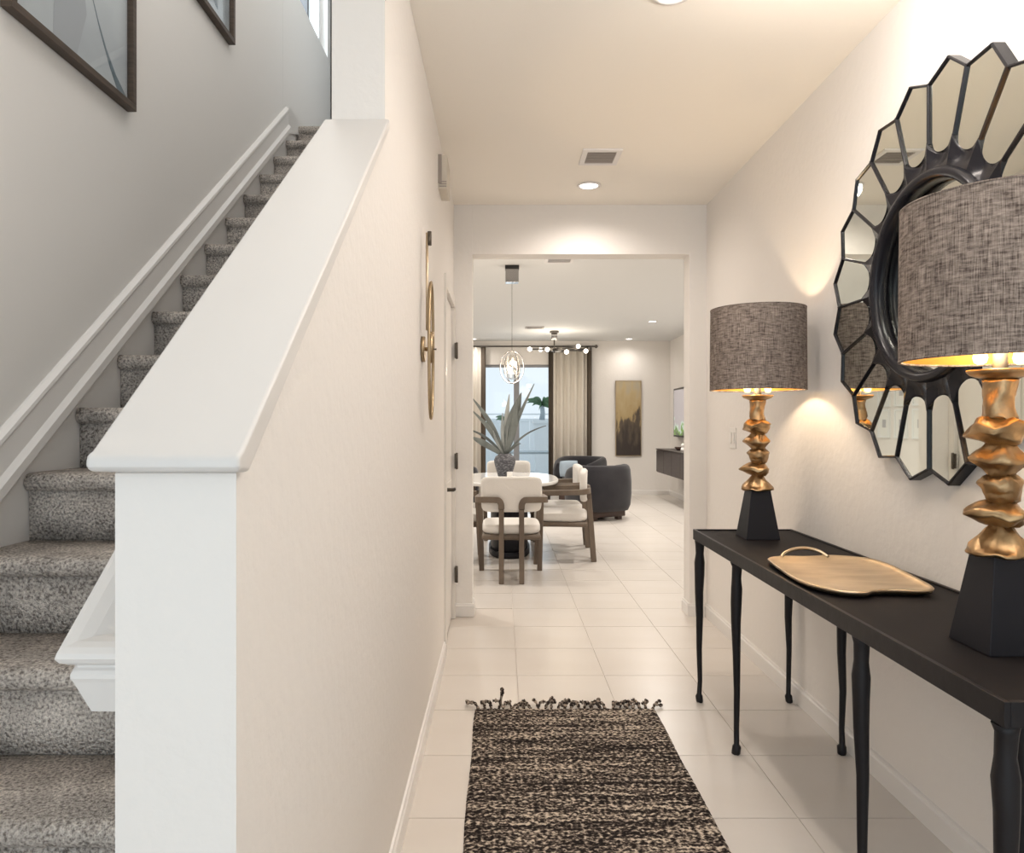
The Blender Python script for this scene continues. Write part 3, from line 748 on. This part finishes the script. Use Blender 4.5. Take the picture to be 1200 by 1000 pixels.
for k in range(27):
    x = RX0+.01+(RX1-RX0-.02)*k/26+rnd.uniform(-.006, .006); b = B()
    for s in range(2):
        dx = rnd.uniform(-.055, .055); L_ = rnd.uniform(.03, .065)
        if k == 0: dx = -.06
        if k == 26: dx = .055
        if k == 3: dx = .02; L_ = .02
        zt = .012+rnd.uniform(0, .018) + (.055 if k == 3 else 0)
        p = [(x, RY1-.012, .010), (x+dx*.3, RY1+L_*.4, .016+rnd.uniform(0, .012)), (x+dx*.75, RY1+L_*rnd.uniform(.6, 1), zt), (x+dx+rnd.uniform(-.012, .012), RY1+L_*rnd.uniform(.7, 1.2), max(.008, zt-rnd.uniform(-.004, .012)))]
        c = curve(p, 5); n = len(c)
        rr = [.0055+.0035*math.sin(i*1.9+k)*.5+(.004 if i in (n-5, n-4) else 0) for i in range(n)]
        c = [Vector((q.x, q.y, max(q.z, .011))) for q in c]
        tube(b, c, rr, 7)
    obj('tassel', b, 'yarn', rg)

# ------------------------------------------------------------------ framed prints on the stair wall
def stair_picture(y0, y1, z0, label, stroke):
    H = .86; W = y1-y0; t = thing('framed_print', label, 'picture', (XS, y0, z0), 0, 'framed prints on the stair wall'); e = .024; D = .035
    for nm, a in (('frame_bottom', (0, W, 0, e)), ('frame_top', (0, W, H-e, H)), ('frame_side', (0, e, e, H-e)), ('frame_side', (W-e, W, e, H-e))):
        box(nm, 'frame_wood', t, .001, D, a[0], a[1], a[2], a[3], .0015)
    pr = box('print', 'paper', t, .006, .012, e, W-e, e, H-e)
    for pts, m in stroke:
        b = B(); prism(b, pts, 'x', .0121, .0128); obj('brush_mark', b, m, pr)
    box('glazing', 'glass', t, .020, .022, e, W-e, e, H-e)
stair_picture(2.0, 2.685, 2.468, 'large brown framed print at top left with thin blue-grey brush stroke',
    [([(.40, .34), (.42, .30), (.47, .22), (.52, .15), (.58, .09), (.65, .045), (.655, .028), (.60, .03), (.54, .10), (.48, .19), (.43, .28)], 'ink'),
     ([(.22, .03), (.34, .03), (.40, .2), (.34, .5), (.24, .6)], 'ink2')])
stair_picture(3.02, 3.685, 3.236, 'smaller-looking brown framed print higher up the stairs near the window',
    [([(.10, .05), (.30, .04), (.49, .10), (.50, .16), (.40, .2), (.25, .5), (.1, .6)], 'ink2'), ([(.38, .11), (.49, .08), (.495, .13), (.42, .22), (.38, .28)], 'ink')])

# ------------------------------------------------------------------ dining table
TCX, TCY = .085, 7.5
dt = thing('dining_table', 'white oval-topped dining table on a black drum pedestal', 'table', (TCX, TCY, 0))
def stadium(hx, hy, n=48, p=2.6):
    out = []
    for k in range(n):
        a = 2*PI*k/n; c, s = math.cos(a), math.sin(a)
        out.append((hx*math.copysign(abs(c)**(2/p), c), hy*math.copysign(abs(s)**(2/p), s)))
    return out
def slab(b, hx, hy, z0, z1, r=.01, p=2.6):
    rings = []
    for sx, z in ((-r, z0), (0, z0+r), (0, z1-r*.6), (-r*.6, z1)): rings.append([b.verts.new((u, v, z)) for u, v in stadium(hx+sx, hy+sx, 48, p)])
    for A, D in zip(rings, rings[1:]):
        for i in range(48): f = b.faces.new((A[i], A[(i+1) % 48], D[(i+1) % 48], D[i])); f.smooth = True
    b.faces.new(rings[0]); b.faces.new(rings[-1]); bmesh.ops.recalc_face_normals(b, faces=b.faces[:]); return b
obj('table_top', slab(B(), .50, .77, .715, .75), 'table_top', dt)
b = B(); slab(b, .21, .52, .0, .06, .006, 2.4); slab(b, .19, .50, .0605, .714, .006, 2.4); obj('pedestal', b, 'blackwood', dt)

# dining chairs
def rbox(b, x0, x1, y0, y1, z0, z1, r, seg=3):
    n0 = len(b.verts); rr = bmesh.ops.create_cube(b, size=1)
    for v in rr['verts']: v.co = Vector(((x0+x1)/2+v.co.x*(x1-x0), (y0+y1)/2+v.co.y*(y1-y0), (z0+z1)/2+v.co.z*(z1-z0)))
    bmesh.ops.bevel(b, geom=list({e for v in rr['verts'] for e in v.link_edges}), offset=r, segments=seg, affect='EDGES', profile=.5)
    for f in b.faces: f.smooth = True
    return b
def pad(hx, z0, z1, yc, th, bend):
    """upholstered back pad: rounded front outline, thickness th along y"""
    b = B(); n = 56; out = []
    for k in range(n):
        a = 2*PI*k/n; c, s = math.cos(a), math.sin(a); p = 8
        out.append((hx*math.copysign(abs(c)**(2/p), c), (z1-z0)/2*math.copysign(abs(s)**(2/p), s)))
    R = []
    for sc_, d in ((.80, -1), (.93, -.92), (.985, -.6), (1, 0), (.985, .6), (.93, .92), (.80, 1)):
        R.append([b.verts.new((u*sc_*(1-.06*max(0, -v/(z1-z0))), yc+d*th/2-bend*(1-(u/hx)**2), (z0+z1)/2+v*(sc_ if sc_ > .9 else .86))) for u, v in out])
    for A, D in zip(R, R[1:]):
        for i in range(n): f = b.faces.new((A[i], A[(i+1) % n], D[(i+1) % n], D[i])); f.smooth = True
    b.faces.new(R[0]); b.faces.new(R[-1]); bmesh.ops.recalc_face_normals(b, faces=b.faces[:]); return b
def make_chair(loc, rz, label):
    t = thing('dining_chair', label, 'chair', loc, rz, 'cream and grey-oak dining chairs')
    W_ = (.026, .022)
    for s in (-1, 1):
        b = B(); tube(b, [(s*.083, -.315, 0), (s*.083, -.292, .30), (s*.083, -.268, .60)], [(.026, .021)]*3, square=True, up=(1, 0, 0)); 
        for v in b.verts: pass
        obj('leg', b, 'chairwood', t, .006)
        b = B(); P_ = curve([(s*.083, -.268, .6005), (s*.086, -.265, .645), (s*.105, -.262, .675), (s*.14, -.26, .680), (s*.23, -.25, .680), (s*.268, -.225, .678), (s*.282, -.17, .674), (s*.280, .0, .668), (s*.270, .18, .662)], 4)
        tube(b, P_, .025, square=True, up=(1, 0, 0)); obj('armrest', b, 'chairwood', t, .006)
        b = B(); tube(b, [(s*.258, .225, 0), (s*.264, .205, .35), (s*.270, .19, .64)], .022, square=True, up=(1, 0, 0)); obj('leg', b, 'chairwood', t, .005)
    b = B(); rbox(b, -.245, .245, -.255, .245, .345, .392, .02, 2); obj('seat_frame', b, 'chairwood', t)
    b = B(); slab(b, .243, .25, .393, .470, .022, 5.5); obj('seat', b, 'white_fabric', t)
    obj('backrest', pad(.255, .575, .870, -.215, .062, .012), 'white_fabric', t)
    return t
ch0 = make_chair((.087, 6.235, 0), 0, 'cream dining chair seen from behind at the near end of the table')
dup(ch0, (.575, 6.98, 0), PI/2-.10, 'cream dining chair, nearer of two on the right side of the table')
dup(ch0, (.60, 7.72, 0), PI/2, 'cream dining chair, farther of two on the right side of the table')
dup(ch0, (.09, 8.30, 0), PI, 'cream dining chair facing the camera at far end of table, behind the vase')
dup(ch0, (-.42, 6.95, 0), -PI/2+.05, 'cream dining chair on the left side of table, mostly behind the wall edge')

# vase with big leaves
vx, vy = .040, 7.42
pl = thing('plant_vase', 'dark patterned vase of large grey-green agave leaves on the dining table', 'plant', (vx, vy, .751))
b = B(); lathe(b, [(.060, 0), (.066, .004), (.088, .08), (.107, .15), (.110, .185), (.095, .220), (.070, .236), (.066, .250), (.060, .250), (.060, .225), (.02, .220)], 40); obj('vase', b, 'vase', pl)
def leafm(tip, w0, bow, m, wmid=.45, base=(0, 0, .22)):
    b = B(); base = Vector(base); tip = Vector(tip); n = 12; d = tip-base
    side = d.cross(Vector((0, 1, 0))).normalized() if abs(d.normalized().y) < .9 else Vector((1, 0, 0))
    L_, Rr, Mm = [], [], []
    for i in range(n+1):
        t_ = i/n; p = base+d*t_+Vector(bow)*math.sin(PI*t_); w_ = w0*(.35+.65*math.sin(PI*min(1, t_/wmid)/2)) if t_ < wmid else w0*max(.02, 1-((t_-wmid)/(1-wmid))**1.6)
        up_ = Vector((0, -1, 0))
        Mm.append(b.verts.new(p+up_*(-.012)*min(1, w_/w0))); L_.append(b.verts.new(p+side*w_+up_*.004)); Rr.append(b.verts.new(p-side*w_+up_*.004))
    for i in range(n):
        for A, D in ((L_, Mm), (Mm, Rr)): f = b.faces.new((A[i], D[i], D[i+1], A[i+1])); f.smooth = True
    o = obj('leaf', b, m, pl); md = o.modifiers.new('s', 'SOLIDIFY'); md.thickness = .004
    return o
def tp(px, py, dy=0):
    d_ = vy+dy; return ((px-587)*d_/850-vx, dy, CZ-(py-495)*d_/850-.751)
leafm(tp(626, 450), .020, (-.02, 0, 0), 'leaf', .35)
leafm(tp(611, 460, .05), .062, (-.012, .02, .0), 'leaf', .55)
leafm(tp(605, 470, -.1), .034, (.03, -.03, 0), 'leaf', .5)
leafm(tp(597, 462, .1), .024, (-.012, 0, 0), 'leafpale', .6)
leafm(tp(589, 484, .05), .014, (-.015, 0, 0), 'leafpale', .5)
leafm(tp(553, 466), .024, (.03, 0, .02), 'leaf', .5)
leafm(tp(552, 480, -.1), .020, (.02, 0, .03), 'leaf', .5)
leafm(tp(548, 503, .12), .012, (.0, 0, .05), 'leaf', .4)
leafm(tp(552, 512, -.15), .030, (-.02, 0, .02), 'leaf', .6)
leafm(tp(640, 499, .1), .007, (-.02, 0, .05), 'leaf', .3)
leafm(tp(610, 520, -.1), .012, (.01, 0, .03), 'leaf', .4)
leafm(tp(578, 505, -.12), .010, (-.02, 0, .01), 'leafpale', .5)
t = thing('ceramic_cup', 'small white ceramic cup in front of the dark vase', 'cup', (.088, 7.30, .751))
b = B(); lathe(b, [(.022, 0), (.026, .003), (.030, .07), (.027, .07), (.022, .008)], 24); obj('cup_body', b, 'plastic', t)

# pendant
pt_ = thing('pendant_light', 'oval crystal pendant on a thin cord above the dining table', 'pendant', (.105, 6.87, CH))
box('canopy_cap', 'black_frame', pt_, -.066, .066, -.05, .05, -.035, 0); box('canopy', 'chrome', pt_, -.062, .062, -.046, .046, -.160, -.0355, .003)
b = B(); tube(b, [(0, 0, -.16), (0, 0, -.80)], .0022, 6); obj('cord', b, 'cord', pt_)
for rz, rx in ((0, 0), (.9, 0), (2.0, 0)):
    b = B(); lp = [(.112*math.cos(a), 0, .153*math.sin(a)) for a in [2*PI*k/48 for k in range(48)]]; tube(b, lp, .0055 if rz == 0 else .003, 8, close=True, up=(0, 1, 0))
    o = obj('orbit_ring', b, 'chrome', pt_, loc=(0, 0, -.958)); o.rotation_euler = (0, 0, rz)
b = B(); bmesh.ops.create_icosphere(b, subdivisions=2, radius=1)
for v in b.verts: v.co = Vector((v.co.x*.088, v.co.y*.088, v.co.z*.122))*(1+.10*noise.noise(v.co*3))
obj('crystal', b, 'crystal', pt_, smooth=False, loc=(0, 0, -.958))
for (a, z) in ((0, .03), (2.1, -.02), (4.2, -.05)):
    b = B(); lathe(b, [(.004, -.02), (.018, -.01), (.019, .01), (.006, .024)], 12, c=(.03*math.cos(a), .03*math.sin(a), z-.958)); obj('bulb', b, mat('pendant_bulb', (1, .9, .8), .4, emit=((1, .86, .68), 5)) if a == 0 else bpy.data.materials['pendant_bulb'], pt_)
light('POINT', 'pendant_glow', (.105, 6.80, CH-1.0), 9, (1, .85, .68), shadow_soft_size=.08)

# chandelier
cd = thing('chandelier', 'branching dark metal chandelier with round globe bulbs over the living room', 'chandelier', (.866, 11.76, CH))
b = B(); lathe(b, [(.075, -.03), (.075, 0)], 24); obj('canopy', b, 'nickel', cd)
b = B(); lathe(b, [(.05, -.15), (.05, -.031)], 20); obj('canopy_sleeve', b, 'chrome', cd)
b = B(); tube(b, [(0, 0, -.15), (0, 0, -.36)], .012, 8); obj('stem', b, 'nickel', cd)
M['globe'] = mat('lit_globe', (1, .93, .85), .3, emit=((1, .90, .76), 4))
arms = [(-.40, -.05, -.30), (-.135, -.35, -.335), (.40, .12, -.235), (.50, -.10, -.335), (.16, -.42, -.38), (.60, .2, -.27), (-.2, .42, -.26)]
for i, (dx, dy, dz) in enumerate(arms):
    b = B(); tube(b, [(-dx*.25, -dy*.25, -.29-.02*(i % 3)), (dx, dy, dz)], .013, 8); obj('arm', b, 'nickel', cd)
    b = B(); bmesh.ops.create_icosphere(b, subdivisions=2, radius=.036)
    for v in b.verts: v.co += Vector((dx, dy, dz))
    for f in b.faces: f.smooth = True
    obj('globe_bulb', b, 'globe' if i != 5 else 'nickel', cd)
light('POINT', 'chandelier_glow', (.866, 11.76, CH-.22), 20, (1, .86, .68), shadow_soft_size=.5)

# ------------------------------------------------------------------ barrel chairs
def barrel(loc, rz, label, s=1.0):
    """open side faces +y local; shell wraps around the rear"""
    t = thing('barrel_chair', label, 'armchair', loc, rz, 'charcoal barrel armchairs'); b = B(); n = 40; R = []
    Ro, Ri = .42*s, .31*s
    for k in range(n+1):
        a = PI/2+math.radians(38)+(2*PI-2*math.radians(38))*k/n
        f_ = abs(k/n*2-1); top = .745-.10*max(0, f_-.55)/.45
        c, s_ = math.cos(a), math.sin(a); c = math.copysign(abs(c)**.72, c); s_ = math.copysign(abs(s_)**.72, s_); row = []
        for r, z in ((Ro*.90, .13), (Ro*.965, .20), (Ro, .36), (Ro*1.0, .52), (Ro*.97, top-.07), (Ro*.93, top-.02), (Ro*.87, top), (Ri*1.05, top-.012), (Ri, top-.07), (Ri*.98, .40), (Ri*.98, .13)): row.append(b.verts.new((r*c, r*s_, z)))
        R.append(row)
    m_ = len(R[0])
    for A, D in zip(R, R[1:]):
        for i in range(m_): f = b.faces.new((A[i], D[i], D[(i+1) % m_], A[(i+1) % m_])); f.smooth = True
    b.faces.new(R[0]); b.faces.new(R[-1][::-1]); bmesh.ops.recalc_face_normals(b, faces=b.faces[:]); obj('shell', b, 'velvet', t)
    b = B(); lathe(b, [(Ri*.90, .13), (Ri*.965, .16), (Ri*.97, .36), (Ri*.93, .41), (Ri*.7, .43), (.02, .435)], 40); obj('seat_cushion', b, 'velvet_in', t)
    b = B(); rbox(b, -.27*s, .27*s, -.27*s, .27*s, .045, .128, .01, 2); obj('plinth', b, 'plinth', t)
    for sx in (-1, 1):
        for sy in (-1, 1): b = B(); bx(b, sx*.20-.035, sx*.20+.035, sy*.20-.035, sy*.20+.035, 0, .0445); obj('leg', b, 'plinth', t)
    return t
bc = barrel((1.33, 9.98, 0), math.radians(28), 'charcoal velvet barrel armchair with its back to the dining table')
dup(bc, (1.32, 12.05, 0), math.radians(150), 'charcoal barrel armchair facing the camera below the long curtain')
dup(bc, (-.72, 11.0, 0), math.radians(-80), 'charcoal barrel armchair at left behind the dining table')
t = thing('throw_pillow', 'pale blue-grey cushion in the armchair below the curtain', 'pillow', (1.10, 11.75, .55), .5)
b = B(); n = 10; G = []
for j in range(n+1):
    for i in range(n+1): pass
bmesh.ops.create_grid(b, x_segments=12, y_segments=12, size=.19)
t1 = [(v.co.x, v.co.y) for v in b.verts]; b.free(); b = B()
def pil(sg):
    g = {}
    for i in range(13):
        for j in range(13):
            u, v = -1+i/6, -1+j/6; h = .07*(max(0, (1-u**4)*(1-v**4)))**.5
            g[i, j] = b.verts.new((u*.18*(1-.06*v*v), sg*h, v*.13*(1-.06*u*u)+.02))
    for i in range(12):
        for j in range(12): f = b.faces.new((g[i, j], g[i+1, j], g[i+1, j+1], g[i, j+1])); f.smooth = True
pil(1); pil(-1); bmesh.ops.remove_doubles(b, verts=b.verts[:], dist=.0005); bmesh.ops.recalc_face_normals(b, faces=b.faces[:]); obj('cushion', b, 'blue_fabric', t)

# coffee table beyond the dining chairs
t = thing('coffee_table', 'low white-topped round coffee table glimpsed beyond the dining chairs', 'table', (.62, 10.55, 0))
b = B(); lathe(b, [(.36, .36), (.37, .365), (.37, .385), (.36, .39)], 40); obj('table_top', b, 'table_top', t)
b = B(); lathe(b, [(.20, 0), (.20, .02), (.10, .05), (.10, .359)], 30); obj('base', b, 'plinth', t)
t = thing('glass_bowl', 'blue-grey bowl on the low coffee table', 'bowl', (.74, 10.4, .391))
b = B(); lathe(b, [(.04, 0), (.05, .004), (.11, .06), (.10, .062), (.04, .012)], 28); obj('bowl_body', b, 'blue_fabric', t)

# ------------------------------------------------------------------ far wall: curtains, painting
b = B(); tube(b, [(-1.15, YF-.10, 2.69), (1.70, YF-.10, 2.69)], .014, 10)
cr = thing('curtain_rod', 'dark metal curtain rod over the sliding door with ball ends', 'curtain rod'); obj('rod', b, 'nickel', cr)
for x in (-1.17, 1.72):
    b = B(); bmesh.ops.create_icosphere(b, subdivisions=2, radius=.032)
    for v in b.verts: v.co += Vector((x, YF-.10, 2.69))
    obj('finial', b, 'nickel', cr)
for x in (-1.1, .5, 1.66): b = B(); tube(b, [(x, YF, 2.70), (x, YF-.10, 2.70)], .008, 6); obj('bracket', b, 'nickel', cr)
def curtain(x0, x1, label, waves, bands):
    t = thing('curtain', label, 'curtain', (x0, YF-.10, 0), 0, 'cream curtains with brown borders')
    def strip(name, u0, u1, m, ph=0):
        b = B(); n = max(6, int((u1-u0)/.012)); A, D = [], []
        for k in range(n+1):
            u = u0+(u1-u0)*k/n; y = .038*math.sin(u/(x1-x0)*waves*2*PI)+.012*math.sin(u*41)
            A.append((b.verts.new((u, y, .012)), b.verts.new((u, y*.85, 2.674))))
        for p, q in zip(A, A[1:]): f = b.faces.new((p[0], q[0], q[1], p[1])); f.smooth = True
        o = obj(name, b, m, t); md = o.modifiers.new('s', 'SOLIDIFY'); md.thickness = .004; md.offset = 0
    W_ = x1-x0; L0 = .085 if bands[0] else 0; R0 = .085 if bands[1] else 0
    if L0: strip('border_band', 0, L0, 'curtain_band')
    strip('drape', L0, W_-R0, 'curtain')
    if R0: strip('border_band', W_-R0, W_, 'curtain_band')
curtain(-1.12, -.275, 'cream curtain with brown inner edge at the left of the sliding door', 6, (0, 1))
curtain(.86, 1.64, 'cream curtain with brown edges at the right of the sliding door', 6, (1, 1))
t = thing('canvas_painting', 'tall narrow abstract painting in gold and dark brown on far wall', 'painting', (2.315, YF, 1.39))
box('canvas', 'painting', t, -.222, .222, -.035, -.001, -.672, .672)
for nm, a in (('frame_side', (-.234, -.223, -.684, .684)), ('frame_side', (.223, .234, -.684, .684)), ('frame_top', (-.223, .223, .673, .684)), ('frame_bottom', (-.223, .223, -.684, -.673))): box(nm, 'sconce', t, a[0], a[1], -.04, 0, a[2], a[3])

# floating media cabinet and television
t = thing('media_cabinet', 'floating dark wood media cabinet on the right living room wall', 'cabinet', (XFR-.021, 11.3, .47))
box('cabinet_body', 'console_wood', t, -.385, 0, -1.1, 1.11, 0, .385, .003)
box('cabinet_top', 'console_wood', t, -.405, 0, -1.12, 1.125, .386, .402)
for k in range(4): box('drawer_front', 'console_wood', t, -.402, -.386, -1.09+k*.55, -1.09+k*.55+.54, .012, .375, .002)
t = thing('television', 'flat black-framed television above the floating media cabinet', 'television', (XFR-.021, 11.9, 1.07))
box('bezel', 'black_frame', t, -.06, -.01, -.70, .70, 0, .83, .003); box('screen', 'screen', t, -.0615, -.0602, -.67, .67, .03, .80); box('wall_bracket', 'black_frame', t, -.0095, 0, -.2, .2, .3, .5)
t = thing('decorative_bowl', 'small brown bowl on the floating cabinet, partly behind the opening edge', 'bowl', (2.86, 11.6, .873))
b = B(); lathe(b, [(.04, 0), (.05, .005), (.085, .05), (.08, .052), (.04, .012)], 24); obj('bowl_body', b, 'plinth', t)
t = thing('white_figurine', 'small white ornament standing on the floating cabinet', 'ornament', (2.82, 11.25, .873))
b = rock(0, .12, [(0, .03), (.2, .04), (.5, .02), (.75, .035), (1, .01)], 5); obj('body', b, 'plastic', t)

# gallery of white framed pictures on the left dining wall (seen in the mirror)
k = 0
for r, z in ((0, 1.30), (1, 1.76)):
    for c in range(4):
        y = 9.45+c*.46
        nm = ('lower', 'upper')[r]; ordn = ('first', 'second', 'third', 'fourth')[c]
        t = thing('gallery_frame', f'white framed picture, {ordn} from the near end of the {nm} row, reflected in the mirror', 'picture', (XFL, y, z), 0, 'white framed pictures on the dining wall')
        b = B()
        for a in ((-.16, .16, -.21, -.185), (-.16, .16, .185, .21), (-.16, -.135, -.185, .185), (.135, .16, -.185, .185)): bx(b, 0, .03, a[0], a[1], a[2], a[3])
        obj('frame', b, 'whiteframe', t); pr = box('mat_board', 'paperwhite', t, .002, .012, -.135, .135, -.185, .185); box('print', 'ink2', pr, .0122, .014, -.05, .05, -.06, .06)

# ------------------------------------------------------------------ patio outside
struct(box('floor_patio', 'patio', None, -14, 14, YF+.16, 40, -.25, -.03))
fe = thing('patio_fence', 'pale blue-white board fence beyond the patio outside the sliding door', 'fence', (0, 20, 0))
for k in range(26):
    x = -4.6+k*.36; box('fence_board', 'fence', fe, x, x+.352, 0, .02, -.03, 1.36)
box('fence_rail', 'fence', fe, -4.6, 4.76, -.03, -.001, 1.365, 1.42); box('fence_rail', 'fence', fe, -4.6, 4.76, -.03, .03, 1.52, 1.56)
for k in range(5): box('fence_post', 'fence', fe, -4.64+k*2.34, -4.54+k*2.34, .021, .12, -.03, 1.56)
def palm(x, y, h, n, L_, label, zb=-.03):
    t = thing('palm', label, 'palm', (x, y, zb), 0, 'small palms on the patio'); b = B(); tube(b, [(0, 0, 0), (.02, 0, h*.5), (0, 0, h)], [.07, .055, .05], 10); obj('trunk', b, 'outgrey', t)
    rd = random.Random(int(x*10)+50)
    for i in range(n):
        a = 2*PI*i/n+rd.uniform(-.2, .2); el = rd.uniform(.2, 1.2); b = B(); q = []
        for k in range(7):
            u = k/6; q.append((math.cos(a)*L_*u*math.cos(el*(1-.3*u)), math.sin(a)*L_*u*math.cos(el*(1-.3*u)), h+L_*(u*math.sin(el)-.55*u*u)))
        tube(b, q, [(.004, .012), (.006, .05), (.006, .06), (.006, .055), (.005, .04), (.004, .025), (.002, .004)], 6); obj('frond', b, 'palm', t)
palm(.95, 16.8, .34, 13, .48, 'spiky green palm outside at right of the sliding door', 1.372)
palm(.10, 18.0, 1.40, 8, .30, 'small palm outside in the middle of the sliding door')
palm(-.55, 18.6, 1.25, 8, .36, 'small palm outside at left of the sliding door')
t = thing('patio_planter', 'tall pale planter column on the patio below the spiky palm', 'planter', (.95, 16.8, -.03))
b = B(); 
for (a0, a1, z0, z1) in ((.15, .19, 0, 1.32), (.22, .22, 1.321, 1.40)):
    for q in (0,): 
        v0 = [b.verts.new((sx*a0, sy*a0, z0)) for sx, sy in ((-1, -1), (1, -1), (1, 1), (-1, 1))]; v1 = [b.verts.new((sx*a1, sy*a1, z1)) for sx, sy in ((-1, -1), (1, -1), (1, 1), (-1, 1))]
        b.faces.new(v0[::-1]); b.faces.new(v1)
        for i in range(4): b.faces.new((v0[i], v0[(i+1) % 4], v1[(i+1) % 4], v1[i]))
obj('planter_body', b, 'fence', t)
t = thing('patio_table', 'grey outdoor table with slim legs on the patio outside', 'table', (.55, 15.2, -.03))
box('table_top', 'outgrey', t, -.55, .55, -.4, .4, .70, .74)
for sx in (-1, 1):
    for sy in (-1, 1): box('leg', 'outgrey', t, sx*.5-.025, sx*.5+.025, sy*.35-.025, sy*.35+.025, 0, .699)
